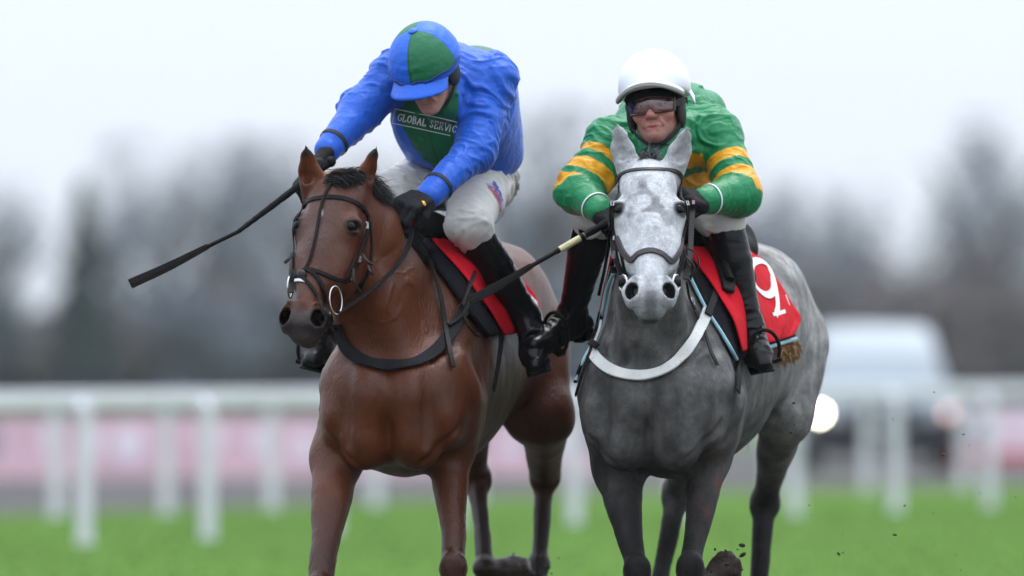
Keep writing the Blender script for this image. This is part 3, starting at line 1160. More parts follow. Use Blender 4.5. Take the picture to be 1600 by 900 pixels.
# throat and chest cords
fore_leg(G, [gt(-.165, .22, 1.0), W(966, 732, .50), W(996, 893, .30), W(1000, 1010, .50), W(1000, 1060, .42)])
gfe, gto = fore_leg(G, [gt(.165, .22, 1.0), W(1106, 722, .50), W(1078, 890, .22), W(1100, 912, .52), W(1132, 890, .60)], bent=True, ws=.80)
hind_leg(G, [gt(.16, 1.60, 1.18), W(1226, 645, 1.62), W(1195, 782, 2.10), W(1182, 965, 2.00), W(1172, 1068, 1.92)])
hind_leg(G, [gt(-.16, 1.60, 1.18), W(1085, 660, 1.62), W(1058, 770, 2.00), W(1022, 950, 1.78), W(1015, 1085, 1.68)], hs=.85)
for S_, h_, t_ in ((G, GH, gt),):
    for s in (-1, 1):      # jugular groove
        S_.cap(h_(s * .075, -.20, .30), t_(s * .085, .02, 1.12), .006, .010, .04, None, True)
VG, FG = G.mesh()

# ---------------------------------------------------------------- the bay
yawb = math.radians(10.8)
bt = Frame([W(606, 600, .22)[0], .22, 0], (math.cos(yawb), -math.sin(yawb), 0), (math.sin(yawb), math.cos(yawb), 0), (0, 0, 1))
BH = head_frame(W(522, 262, .14), W(461, 520, -.12), (-.36, -1, .22), (1.05, 1.0, .97))
B = solid_horse((W(430, 0, -.3)[0] - .02, W(915, 0, 2.0)[0] + .05), .35, CO)
add_torso(B, bt)
add_neck(B, bt, BH, [W(585, 385, .40), W(606, 470, .46), bt(0, .40, 1.16)], [.150, .205, .245], .66)
add_head(B, BH, [
    (W(489, 298, .20), W(478, 228, .12), .95, (-.5, -1, .1)),
    (W(564, 292, .26), W(588, 229, .20), .85, (.75, -.6, .1)),
])
fore_leg(B, [bt(-.165, .22, 1.0), W(527, 715, .42), W(498, 925, .12), W(490, 1040, .20), W(485, 1095, .12)])
fore_leg(B, [bt(.165, .22, 1.0), W(702, 705, .50), W(709, 888, .26), W(706, 1010, .50), W(703, 1065, .42)], ws=.88)
hind_leg(B, [bt(.16, 1.60, 1.18), W(850, 650, 1.62), W(852, 742, 2.12), W(843, 880, 2.05), W(830, 960, 1.98)], hs=1.16)
bfe, bto = hind_leg(B, [bt(-.16, 1.60, 1.18), W(730, 650, 1.60), W(745, 745, 1.92), W(758, 888, 1.70), W(803, 893, 1.80)], hs=.85)
VB, FB = B.mesh()
VG = relax(VG, FG, 1); VB = relax(VB, FB, 1)
def muscle(V, F, s, h, amp):
    # veins under the thin skin of face, shoulder and legs
    wv = np.stack([vnoise(V * 6 + 1, s), vnoise(V * 6 + 11, s + 1), vnoise(V * 6 + 21, s + 2)], 1)
    vn = np.exp(-(vnoise(V * np.array([11, 11, 6]) + wv * .9, s + 9) / .045) ** 2) * smooth01(-.1, .3, vnoise(V * 3, s + 12)) * smooth01(1.2, .6, V[:, 1])
    V = V + vnormals(V, F) * (vn * .0026)[:, None]
    # shallow hollows between the muscles under the skin
    k = smooth01(.10, .35, np.linalg.norm(h.inv(V) - np.array([0, -.08, .3]), axis=1) - .2)
    a = fbm(V * np.array([7, 5, 4.2]), s, 2) * amp + fbm(V * np.array([17, 12, 9]), s + 5, 2) * .0022
    to = gto if h is GH else bto
    mud = smooth01(.11, .05, np.linalg.norm(V - to, axis=1)) * np.maximum(fbm(V * 38, 8, 3), -.2) * .007
    return V + vnormals(V, F) * (a * k + mud)[:, None]
VG = muscle(VG, FG, 4, GH, .006); VB = muscle(VB, FB, 8, BH, .0045)

# coats
def cast(S, P2, off=0.0, d0=-.5, d1=2.4):
    """meet the surface of S from the front at photo positions P2; grazing rays take the nearest point"""
    P2 = np.asarray(P2, float)
    n = len(P2)
    A = np.array([W(x, y, d0) for x, y in P2]); Bv = np.array([W(x, y, d1) for x, y in P2])
    L = np.linalg.norm(Bv - A, axis=1)
    t = np.zeros(n); hit = np.zeros(n, bool); best = np.full(n, 9.0); bt_ = np.zeros(n)
    for _ in range(500):
        q = A + (Bv - A) * (t / L)[:, None]
        d = S.sample(q)
        m = (d < best) & ~hit
        best[m] = d[m]; bt_[m] = t[m]
        hit |= d < off
        t = np.where(hit, t, np.minimum(t + np.clip(d - off, .001, .02), L))
        if (hit | (t >= L)).all(): break
    q = A + (Bv - A) * (np.where(hit, t, bt_) / L)[:, None]
    P, N = S.project(q, off, 5)
    return P, N


def coat_grey(V):
    n = len(V)
    h = GH.inv(V)
    z = V[:, 2]
    c = np.tile(np.array([.110, .107, .104]), (n, 1))
    # colouring of the animal: pale head, darker neck and points
    head = smooth01(.62, .45, h[:, 2]) * 0 + (smooth01(-.30, -.17, h[:, 1]) * smooth01(-.25, -.08, h[:, 2]))
    head *= smooth01(.55, .25, V[:, 1])
    tl = gt.inv(V)
    rump = smooth01(.7, 1.5, tl[:, 1])
    c = c * (1 + 1.25 * rump[:, None])
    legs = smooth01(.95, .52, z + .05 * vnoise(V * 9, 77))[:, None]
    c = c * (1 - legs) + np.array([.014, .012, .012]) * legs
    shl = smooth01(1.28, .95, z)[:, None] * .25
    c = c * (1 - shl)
    nz = fbm(V * 14, 3, 4)[:, None]
    c = c * np.clip(1 + .42 * nz, .35, 2)
    st_ = fbm(V * np.array([30, 30, 7]), 13, 3)[:, None]
    c = c * (1 + .28 * st_)
    dap = smooth01(.15, .5, vnoise(V * 26 + 5, 9))[:, None]
    c = c * (1 + .12 * dap)
    hc = np.tile(np.array([.52, .53, .55]), (n, 1))
    mot = smooth01(-.35, .95, fbm(V * np.array([17, 17, 13]) + 3, 21, 4))[:, None]
    fore = (np.exp(-((h[:, 2] - .21) / .13) ** 2) * np.exp(-(h[:, 0] / .075) ** 2))[:, None]
    hc = hc * (1 - np.clip(mot * (.14 + .30 * fore) + .62 * fore * smooth01(-.25, .55, fbm(V * np.array([24, 24, 19]) + 8, 91, 3))[:, None], 0, .72))
    muz = smooth01(.53, .60, h[:, 2])[:, None]
    hc = hc * (1 - muz * .35) 
    c = c * (1 - head[:, None]) + hc * head[:, None]
    # insides of nostrils near black; dark skin on lips, round eyes, ear tips
    for s in (-1, 1):
        d = np.linalg.norm((h - np.array([s * .050, -.044, .547])) / np.array([.024, .044, .036]), axis=1)
        c *= (1 - .93 * smooth01(1.08, .92, d))[:, None]
        d = np.linalg.norm((h - np.array([s * .092, -.032, .202])) / np.array([.026, .028, .028]), axis=1)
        c *= (1 - .9 * smooth01(1.3, .8, d))[:, None]
    d = np.abs(h[:, 0]) / .020
    c *= (1 - .6 * smooth01(1.3, .4, d) * smooth01(.515, .57, h[:, 2]) * smooth01(.64, .60, h[:, 2]) * head)[:, None]
    ml = smooth01(.600, .606, h[:, 2]) * smooth01(-.085, -.10, h[:, 1]) * smooth01(-.20, -.15, h[:, 1]) * smooth01(.0, -.08, V[:, 1])
    c *= (1 - .5 * ml)[:, None]
    ear = smooth01(-.02, -.10, h[:, 2]) * smooth01(.4, .2, V[:, 1])
    c *= (1 - ear * (.25 + .5 * smooth01(-.10, -.18, h[:, 2])))[:, None]
    # reddish stain on one forearm
    st = np.exp(-(((V[:, 0] - W(1116, 0, .4)[0]) / .045) ** 2)) * np.exp(-(((z - W(0, 765, .4)[2]) / .13) ** 2)) * smooth01(.8, .5, V[:, 1])
    st = (st * smooth01(-.6, .5, fbm(V * 22, 5)))[:, None]
    c = c * (1 - st * .8) + np.array([.10, .035, .03]) * st * .8
    hoof = smooth01(.075, .06, z)[:, None]
    c = c * (1 - hoof) + np.array([.05, .045, .04]) * hoof
    hoof = smooth01(.16, .08, np.linalg.norm(V - gto, axis=1))[:, None]
    c = c * (1 - hoof) + np.array([.030, .020, .015]) * hoof
    return np.clip(c, .005, 1)


def coat_bay(V):
    n = len(V)
    h = BH.inv(V)
    z = V[:, 2]
    c = np.tile(np.array([.088, .0225, .0068]), (n, 1))
    nz = fbm(V * 7, 3, 4)[:, None]
    c = c * (1 + .20 * nz)
    legs = smooth01(.80, .48, z + .0 - .07 * smooth01(1.0, 1.4, V[:, 1]))[:, None] * (.68 + .32 * smooth01(1.0, 1.4, V[:, 1]))[:, None]
    c = c * (1 - legs * .9) + np.array([.007, .004, .0035]) * legs * .9
    inhead = (smooth01(.55, .3, V[:, 1]) * smooth01(-.30, -.2, h[:, 1]) * smooth01(-.3, -.05, h[:, 2]))
    dark = np.exp(-((h[:, 2] - .20) / .17) ** 2) * np.exp(-((h[:, 0] - .0) / .060) ** 2) * inhead
    c = c * (1 - .55 * dark[:, None]) + np.array([.055, .042, .042]) * (.55 * dark[:, None])
    muz = (smooth01(.50, .56, h[:, 2] + .15 * np.maximum(-h[:, 1] - .03, 0)) * inhead)[:, None]
    c = c * (1 - muz * .93) + np.array([.018, .016, .016]) * muz * .93
    lip = (smooth01(.585, .61, h[:, 2]) * inhead)[:, None]
    c = c * (1 - lip * .5) + np.array([.10, .085, .08]) * lip * .5
    for s in (-1, 1):
        d = np.linalg.norm((h - np.array([s * .092, -.032, .202])) / np.array([.026, .028, .028]), axis=1)
        c *= (1 - .88 * smooth01(1.4, .8, d))[:, None]
        d = np.linalg.norm((h - np.array([s * .050, -.044, .547])) / np.array([.024, .044, .036]), axis=1)
        c *= (1 - .85 * smooth01(1.08, .92, d))[:, None]
    tip = smooth01(W(0, 250, .2)[2], W(0, 240, .2)[2], z)[:, None]
    c = c * (1 - tip * .9)
    earc = (smooth01(W(0, 300, .2)[2], W(0, 280, .2)[2], z) * (1 - tip[:, 0]) * inhead)[:, None]
    c = c * (1 + .35 * earc)
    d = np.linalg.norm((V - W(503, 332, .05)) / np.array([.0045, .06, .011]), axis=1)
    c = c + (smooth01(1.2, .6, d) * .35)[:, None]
    hoof = smooth01(.075, .06, z)[:, None]
    c = c * (1 - hoof) + np.array([.04, .033, .03]) * hoof
    hoof = smooth01(.20, .10, np.linalg.norm(V - bto, axis=1))[:, None]
    c = c * (1 - hoof) + np.array([.030, .022, .017]) * hoof
    return np.clip(c, .004, 1)


m_grey = mat('grey_coat', attr=True, rough=.62, spec=.18, sheen=.0, noise=(55, .22), grain=(230, .24), bump=(150, .42, 6, (1, 1, .30)), mottle=(95, .8, (.02, .019, .018), .65))
m_bay = mat('bay_coat', attr=True, rough=.36, spec=.30, sheen=.0, noise=(40, .14), grain=(260, .22), bump=(150, .40, 5, (1, 1, .30)), mottle=(85, .7, (.016, .010, .007), .665))
m_eye = mat('eye_dark', (.006, .004, .003), rough=.10, spec=.14)

grey = empty('horse', (gt(0, .8, 0)), 'dappled grey racehorse with a white face galloping at the camera under number 9 cloth', 'horse', 'racehorses')
bay = empty('horse', (bt(0, .8, 0)), 'bay brown racehorse with black mane galloping under the rider in blue', 'horse', 'racehorses')
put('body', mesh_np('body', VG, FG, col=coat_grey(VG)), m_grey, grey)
put('body', mesh_np('body', VB, FB, col=coat_bay(VB)), m_bay, bay)
for hr, hh in ((grey, GH), (bay, BH)):
    for s in (-1, 1):
        MB().ball(hh(s * .0850, -.036, .202), (.0185, .019, .0190), hh.R, 20, 12).build('eye', m_eye, hr)
# ================================================================ RIDERS
def basis(up, fwd):
    """rows: right-of-picture x, forward (face) y, up z"""
    u = nrm(up); f = np.asarray(fwd, float); f = nrm(f - u * (f @ u))
    x = np.cross(u, f)
    if x[0] < 0: x = -x
    return np.array([x, f, u])


def face_solid(S, c, R, k=.010):
    """head of an adult: c = middle of the head, rows of R = x, forward, up"""
    f = lambda x, y, z: np.asarray(c) + np.array([x, y, z]) @ R
    E = lambda p, r, kk=.012, sub=False: S.ell(f(*p), r, R, kk, sub)
    C = lambda a, b, ra, rb, kk=.01, sub=False: S.cap(f(*a), f(*b), ra, rb, kk, None, sub)
    E((0, -.012, .035), (.076, .094, .085), .02)
    E((0, .030, -.030), (.057, .058, .085), .03)
    for s in (-1, 1):
        C((s * .044, -.005, -.055), (s * .015, .062, -.100), .018, .018, .03)
        E((s * .046, .054, -.028), (.022, .022, .022), .02)
        C((s * .012, .084, .024), (s * .046, .070, .022), .010, .009, .012)
        E((s * .032, .094, -.002), (.017, .012, .012), .010, True)
        C((s * .018, .082, .0060), (s * .046, .073, .0045), .0062, .0055, .004)
        C((s * .018, .081, -.0095), (s * .045, .072, -.0090), .0045, .0045, .004)
        E((s * .0125, .094, -.040), (.0070, .010, .0065), .006)
        E((s * .008, .098, -.046), (.0035, .005, .003), .003, True)
        C((s * .020, .089, -.040), (s * .032, .078, -.066), .004, .005, .012)
        E((s * .077, -.008, -.012), (.008, .020, .030), .008)
    C((0, .082, .012), (0, .106, -.034), .0085, .0115, .012)
    E((0, .106, -.037), (.012, .012, .010), .008)
    C((-.020, .078, -.0675), (0, .084, -.0665), .0058, .0062, .008)
    C((.020, .078, -.0675), (0, .084, -.0665), .0058, .0062, .008)
    C((-.015, .079, -.0800), (.015, .079, -.0800), .0068, .0068, .008)
    C((-.025, .086, -.0755), (.025, .086, -.0755), .0024, .0024, .003, True)
    C((-.012, .086, -.091), (.012, .086, -.091), .004, .004, .008, True)
    for s in (-1, 1):      # folds beside the mouth, bags under the eyes
        C((s * .021, .092, -.044), (s * .034, .078, -.076), .0022, .0022, .006, True)
        C((s * .020, .088, -.020), (s * .044, .076, -.022), .0018, .0018, .006, True)
    E((0, .072, -.100), (.020, .018, .016), .015)


def hand_solid(S, wr, d, pn, side, curl=(60, 70, 50), spread=0.0, thumb=(.5, .6), sc=1.0):
    """wr wrist, d towards the knuckles, pn where the palm faces, side = +1/-1 where the thumb is along cross(d, pn)"""
    d = nrm(d); pn = nrm(np.asarray(pn, float) - d * (np.asarray(pn, float) @ d))
    sx = np.cross(d, pn) * side          # towards the thumb
    wr = np.asarray(wr, float)
    L = .092 * sc
    S.cap(wr - d * .03, wr, .030 * sc, .027 * sc, .01, (pn, .8))
    S.cap(wr, wr + d * .03, .027 * sc, .034 * sc, .015, (pn, .62))
    R = np.array([sx, d, pn])
    S.box(wr + d * L * .60, (.042 * sc, .042 * sc, .0165 * sc), R, .014, .012)
    S.ell(wr + d * L * .35 + sx * .026 + pn * .010, (.018 * sc, .032 * sc, .017 * sc), R, .012)   # ball of the thumb
    tips = []
    lens = [(.042, .026, .022), (.046, .030, .024), (.042, .028, .023), (.034, .021, .020)]
    for i in range(4):
        o = (.031 - .0205 * i) * sc
        p = wr + d * (L - (.004, 0, .004, .012)[i] * sc) + sx * o
        a = 0.0
        dirv = nrm(d + sx * spread * (1.5 - i) * .2)
        rr = (.0112, .0115, .0108, .0095)[i] * sc
        for j in range(3):
            a += math.radians(curl[j] + (i - 1.5) * 4)
            v = dirv * math.cos(a) + pn * math.sin(a)
            q = p + v * lens[i][j] * sc
            S.cap(p, q, rr * (1 - .08 * j), rr * (1 - .08 * (j + 1)), .0035)
            S.ell(p - pn * .001, (rr * 1.08,) * 3, None, .003)
            p = q
        tips.append(p)
    p = wr + d * .026 * sc + sx * .030 * sc + pn * .006
    v1 = nrm(d * .75 + sx * (.75 - thumb[0]) + pn * thumb[0])
    q = p + v1 * .040 * sc
    S.cap(p, q, .0145 * sc, .0125 * sc, .008)
    v2 = nrm(v1 + pn * thumb[1] - sx * thumb[1] * .8)
    S.cap(q, q + v2 * .032 * sc, .0125 * sc, .0105 * sc, .003)
    return tips


def box_solid(pts, m, h):
    P = np.array(pts)
    lo, hi = P.min(0) - m, P.max(0) + m
    return Solid(*[axis_grid([(lo[i], hi[i], h)]) for i in range(3)])


def seg_coords(P, a, b):
    a, b = np.asarray(a, float), np.asarray(b, float)
    ba = b - a; L = np.linalg.norm(ba); u = ba / L
    r = P - a
    t = r @ u
    tc = np.clip(t, 0, L)
    d = np.linalg.norm(r - tc[:, None] * u, axis=1)
    return t, d, L


def folds(V, N, chains, amp, seed, mask=None, lam=.034, cross=.11):
    """cloth folds: ridges that run round each limb, blended where limbs meet; amp in metres"""
    wv = np.stack([vnoise(V * 9 + 3, seed), vnoise(V * 9 + 13, seed + 1), vnoise(V * 9 + 23, seed + 2)], 1)
    num = np.zeros(len(V)); den = np.zeros(len(V)) + 1e-9
    gate = smooth01(-.35, .45, vnoise(V * 6.5, seed + 5))
    low = vnoise(V * 5, seed + 6)
    for ci, (pts, sl) in enumerate(chains):
        for i in range(len(pts) - 1):
            a, b = np.asarray(pts[i], float), np.asarray(pts[i + 1], float)
            t, d, L = seg_coords(V, a, b)
            wt = np.exp(-(d / .045) ** 2)
            m = wt > 1e-5
            u = (b - a) / L
            r = V[m] - a
            al = r @ u
            q = u * (al / lam)[:, None] + (r - al[:, None] * u) / cross + ci * 7.3 + i * 3.1
            n1 = 1 - np.abs(vnoise(q + wv[m] * 1.3, seed + 3)) ** .8 * 2.2
            n2 = 1 - np.abs(vnoise(q * 1.9 + wv[m] * 1.5 + 9, seed + 4)) ** .8 * 2.2
            f = np.maximum(n1, -.35) * .85 + np.maximum(n2, -.2) * .22
            f = f * (.18 + .95 * gate[m]) + .5 * low[m] * (1 - gate[m])
            sk = sl[i] + (sl[i + 1] - sl[i]) * np.clip(t[m] / L, 0, 1)
            num[m] += wt[m] * np.clip(f, -.5, .75) * sk; den[m] += wt[m]
    f = num / den
    if mask is not None:
        f = f * mask
    return V + N * (f * amp)[:, None]


def patch_on(S, P2, to3, off):
    """flat outline points -> on the surface of S by moving along the view of the patch"""
    P, n = S.project(np.array([to3(*p) for p in P2]), off, 10)
    return P


# ---- stroke lettering: each glyph a list of polylines in a 0..1 box
GLYPH = {
    'G': ([[(.92, .80), (.75, .97), (.5, 1), (.22, .88), (.08, .5), (.22, .12), (.5, 0), (.78, .05), (.88, .15), (.88, .45)], [(.62, .45), (1.0, .45)], [(.92, .80), (.92, .98)]], .95),
    'L': ([[(.2, 1), (.2, 0)], [(.05, 1), (.38, 1)], [(.05, 0), (.85, 0), (.88, .28)]], .85),
    'O': ([[(.5, 1), (.2, .88), (.07, .5), (.2, .12), (.5, 0), (.8, .12), (.93, .5), (.8, .88), (.5, 1)]], 1.0),
    'B': ([[(.2, 1), (.2, 0)], [(.03, 1), (.55, 1), (.78, .88), (.78, .66), (.55, .53), (.2, .53)], [(.55, .53), (.86, .42), (.88, .14), (.6, 0), (.03, 0)]], .9),
    'A': ([[(.12, 0), (.5, 1), (.88, 0)], [(.26, .36), (.74, .36)], [(0, 0), (.26, 0)], [(.72, 0), (1.0, 0)]], 1.0),
    'S': ([[(.78, .75), (.76, .92), (.5, 1), (.2, .9), (.16, .7), (.4, .55), (.7, .42), (.82, .22), (.66, .04), (.42, 0), (.14, .1), (.12, .28)]], .85),
    'E': ([[(.2, 1), (.2, 0)], [(.03, 1), (.8, 1), (.82, .76)], [(.2, .53), (.6, .53), (.6, .42), (.6, .64)], [(.03, 0), (.84, 0), (.87, .26)]], .88),
    'R': ([[(.2, 1), (.2, 0)], [(.03, 1), (.58, 1), (.8, .88), (.8, .66), (.58, .52), (.2, .52)], [(.5, .52), (.86, 0), (1.0, 0)], [(.04, 0), (.36, 0)]], 1.0),
    'V': ([[(.08, 1), (.5, 0), (.92, 1)], [(0, 1), (.24, 1)], [(.76, 1), (1.0, 1)]], 1.0),
    'I': ([[(.25, 1), (.25, 0)], [(.06, 1), (.44, 1)], [(.06, 0), (.44, 0)]], .5),
    'C': ([[(.9, .72), (.88, .92), (.55, 1), (.22, .88), (.08, .5), (.22, .12), (.55, 0), (.85, .12), (.92, .26)]], .93),
    '9': ([[(.80, .66), (.70, .42), (.46, .34), (.22, .46), (.16, .70), (.26, .92), (.50, 1), (.74, .92), (.82, .70), (.80, .40), (.72, .12), (.60, -.02)]], .9),
    '8': ([[(.5, 1), (.25, .9), (.25, .64), (.5, .52), (.78, .36), (.78, .1), (.5, 0), (.22, .1), (.22, .36), (.5, .52), (.75, .64), (.75, .9), (.5, 1)]], .9),
    'f': ([[(.15, 0), (.15, 1), (.8, 1)], [(.15, .55), (.65, .55)]], .8),
    'e': ([[(.15, .45), (.85, .45), (.8, .75), (.5, .9), (.2, .75), (.12, .4), (.3, .08), (.6, 0), (.85, .12)]], .9),
    't': ([[(.4, 1.1), (.4, .2), (.55, 0), (.8, .05)], [(.1, .8), (.75, .8)]], .75),
}


def glyph_mesh(mb, ch, o, ux, uy, w, h, stroke, to_surf, mi=0, ends=True):
    """stroke glyph in the (ux, uy) plane, then moved onto the cloth by to_surf (points -> points, normals)"""
    for pl in GLYPH[ch][0]:
        P = np.array([np.asarray(o) + np.asarray(ux) * x * w + np.asarray(uy) * y * h for x, y in pl])
        # densify
        Q = [P[0]]
        for a, b in zip(P[:-1], P[1:]):
            n = max(1, int(np.linalg.norm(b - a) / (h * .10)))
            for k in range(1, n + 1):
                Q.append(lerp(a, b, k / n))
        Q = np.array(Q)
        if len(pl) > 4:
            for _ in range(2):
                Q[1:-1] = Q[1:-1] * .5 + (Q[:-2] + Q[2:]) * .25
        Q, n = to_surf(Q)
        # vertical strokes heavier than horizontal ones, as in a serif face
        T = np.gradient(Q, axis=0); T /= np.linalg.norm(T, axis=1, keepdims=True) + 1e-9
        vert = np.abs(T @ nrm(uy))
        ww = stroke * (.55 + .45 * vert)
        mb.strap(Q, ww, .0008, n, mi=mi)
# ---------------------------------------------------------------- rider in blue on the bay
m_skin = mat('skin', (.50, .25, .19), rough=.5, sss=.05, noise=(30, .10), mottle=(60, .5, (.22, .15, .11), .66), bump=(220, .08))
m_glove = mat('glove_black', (.007, .007, .008), rough=.7, spec=.2, noise=(40, .3), bump=(180, .3))
m_boot = mat('boot_leather', (.005, .005, .006), rough=.24, spec=.20, bump=(40, .25, 4), mottle=(70, .35, (.03, .027, .024), .68))
m_suede = mat('boot_suede', (.006, .006, .007), rough=.9, spec=.1, bump=(60, .3))
m_breech = mat('breeches_white', (.60, .585, .56), rough=.8, sheen=.2, noise=(14, .06), bump=(240, .12), mottle=(80, .5, (.28, .24, .20), .65))
m_blue = mat('blue_silk', attr=True, rough=.46, spec=.32, sheen=.15, noise=(10, .06), bump=(24, .9, 6), mottle=(85, .5, (.02, .04, .12), .70))
m_green = mat('green_silk', attr=True, rough=.42, spec=.36, sheen=.15, noise=(10, .06), bump=(24, .9, 6), mottle=(85, .6, (.03, .04, .02), .69))
m_black = mat('black_trim', (.012, .012, .014), rough=.7)
m_white = mat('white_print', (.75, .76, .76), rough=.6)
m_goggle = mat('goggle_lens', (.03, .03, .035), rough=.05, spec=.9, coat=1)
m_hair = mat('hair_dark', (.03, .018, .012), rough=.7, bump=(200, .5))

BLU, GRN = np.array([.012, .100, .54]), np.array([.008, .115, .048])
GRN2, YEL = np.array([.002, .200, .068]), np.array([.74, .34, .006])

rb = empty('person', W(700, 330, .9), 'rider in blue silks with green chest panel and quartered blue and green cap, head bowed', 'person', 'riders')

# joints
hc = W(668, 112, .64)
RBh = basis((-.27, -.50, .82), (-.30, -.78, -.58))
shL, elL, wrL = W(624, 118, .80), W(565, 172, .74), W(512, 234, .60)
shR, elR, wrR = W(764, 128, .84), W(742, 236, .70), W(670, 306, .50)
chest, belly = W(700, 168, .89), W(735, 222, 1.14)
hipL, hipR = W(712, 268, 1.30), W(756, 274, 1.26)
knL, knR = W(604, 308, .80), W(732, 352, .74)
anL, anR = W(512, 505, 1.02), W(822, 494, .90)
toL, toR = W(492, 552, .86), W(832, 562, .76)

# body, one continuous surface
S = Solid(axis_grid([(W(440, 0, .6)[0], W(600, 0, .6)[0], .011), (W(600, 0, .6)[0], W(730, 0, .6)[0], .0035), (W(730, 0, .6)[0], W(880, 0, 1)[0], .011)]),
          axis_grid([(.38, .78, .0045), (.78, 1.6, .011)]), axis_grid([(W(0, 600, 1)[2], W(0, 200, 1)[2], .011), (W(0, 200, .6)[2], W(0, 20, .6)[2], .0035)]))
face_solid(S, hc, RBh)
S.cap(hc + np.array([0, -.03, -.07]) @ RBh, lerp(shL, shR, .5) + (0, .05, 0), .055, .065, .03)
S.cap(shL, shR, .075, .075, .05); S.ell(chest, (.16, .13, .19), None, .08); S.ell(belly, (.15, .12, .15), None, .08)
S.cap(hipL, hipR, .10, .10, .06)
for a, b, c in ((shL, elL, wrL), (shR, elR, wrR)):
    S.chain([a, b, c], [.055, .043, .027], .03)
for a, b, c, d_ in ((hipL, knL, anL, toL), (hipR, knR, anR, toR)):
    S.chain([a, b, c], [.08, .052, .032], .03); S.cap(c, lerp(c, d_, .3), .024, .016, .02)
hands = [(wrL, W(487, 268, .56)), (wrR, W(630, 326, .44))]
for a, b in hands:
    S.cap(a, lerp(a, b, .35), .022, .018, .02)
V, F = S.mesh()
put('body', mesh_np('body', V, F), m_skin, rb)

# jersey
def jersey(joints, chest, belly, h, extra, lo_cut):
    shL, elL, wrL, shR, elR, wrR = joints
    S = box_solid([shL, elL, wrL, shR, elR, wrR, belly, chest], .24, h)
    S.ell(chest, (.185, .155, .21), None, .06)
    S.ell(belly, (.172, .150, .165), None, .08)
    S.cap(shL, shR, .085, .09, .06)
    extra(S)
    for a, b, c in ((shL, elL, wrL), (shR, elR, wrR)):
        S.cap(a, b, .080, .066, .035)
        S.cap(b, c, .065, .044, .030)
    return S

def ex_blue(S):
    S.ell(W(772, 170, 1.05), (.085, .17, .17), None, .06)            # back of the jersey ballooning out
    S.ell(W(742, 118, 1.08), (.11, .12, .10), None, .06)
    S.cap(W(650, 190, .85), W(668, 238, 1.0), .068, .075, .05)
    S.ell(W(688, 262, 1.12), (.09, .10, .045), None, .05)
    S.cap(W(700, 262, 1.15), W(790, 245, 1.18), .050, .050, .05)
    S.cap(hc + np.array([0, -.05, -.10]) @ RBh, hc + np.array([0, -.03, -.14]) @ RBh, .062, .07, .02)
    S.cap(hc + np.array([0, -.045, -.085]) @ RBh, lerp(shL, shR, .5) + (0, .06, 0), .068, .10, .04)
    # room for the head
    S.ell(hc + np.array([0, .03, .005]) @ RBh, (.074, .100, .118), RBh, .01, True)

JB = jersey((shL, elL, wrL, shR, elR, wrR), chest, belly, .0042, ex_blue, 0)
V, F = JB.mesh()
N = vnormals(V, F)
z = V[:, 2]
panel = (N[:, 1] < .15) & (V[:, 1] < 1.06)
px_ = V[:, 0]
# the chest panel in the plane of the chest
def chest_uv(V):
    s = PXM * CAM_D / (CAM_D + .85)
    return 800 + V[:, 0] * s, HOR - (V[:, 2] - CAM_H) * s
cu, cv = chest_uv(V)
left = 618 + np.clip(cv - 176, 0, 200) * .52 + np.clip(cv - 232, 0, 100) * .55 + np.clip(176 - cv, 0, 100) * 1.1
right = 716 - np.clip(cv - 190, 0, 200) * .16 - np.clip(cv - 232, 0, 100) * .6 + 0 * cu
arm = np.minimum(seg_coords(V, shR, elR)[1], seg_coords(V, elR, wrR)[1]) < .080
arml = np.minimum(seg_coords(V, shL, elL)[1], seg_coords(V, elL, wrL)[1]) < .080
inp = panel & (cu > left) & (cu < right) & (cv < 266) & ~arm & ~arml
yoke = (V[:, 1] > .98) & (N[:, 2] > .25) & (cu < 830 - (cv - 60) * .2) & (cu > 700)
green = inp | yoke
mask = np.where(panel & (cv > 150) & (cu < 725) & ~arm, .30, 1.0)
V = folds(V, N, [([shL, elL, lerp(elL, wrL, .55), lerp(elL, wrL, .75), wrL], [.8, 1.3, .8, .1, .05]), ([shR, elR, lerp(elR, wrR, .55), lerp(elR, wrR, .75), wrR], [.8, 1.3, .8, .1, .05]),
                 ([chest + (0, .05, .1), belly], [1.0, 1.0])], .015, 31, mask, .060, .17)
col = np.where(green[:, None], GRN, BLU)
seam = panel & ~arm & (np.abs(cu - lerp(left, right, .42) - 4) < 1.0) & inp
col = np.where(seam[:, None], col * .5, col)
V = folds(V, vnormals(V, F), [([shL, elL, wrL], [1, 1, .0]), ([shR, elR, wrR], [1, 1, .0]), ([chest, belly], [1, 1])], .0055, 35, mask, .024, .08)
jb = put('jersey', mesh_np('jersey', V, F, col=col), m_blue, rb)

# cuff bands, lettering, buttons
def cuff(S, a, b, t0, r, w_, m, parent, name='cuff_band', n=30):
    c = lerp(a, b, t0); u = nrm(b - a)
    x = nrm(np.cross(u, (0, 0, 1))); y = np.cross(u, x)
    th = np.linspace(0, 2 * np.pi, n, endpoint=False)
    P = c + np.outer(np.cos(th) * r, x) + np.outer(np.sin(th) * r, y)
    Q, nn = S.project(P, .002, 8)
    MB().strap(Q, w_, .0018, nn, closed=True).build(name, m, parent)
cuff(JB, elL, wrL, .82, .05, .014, m_black, jb)
cuff(JB, elR, wrR, .80, .05, .014, m_black, jb)

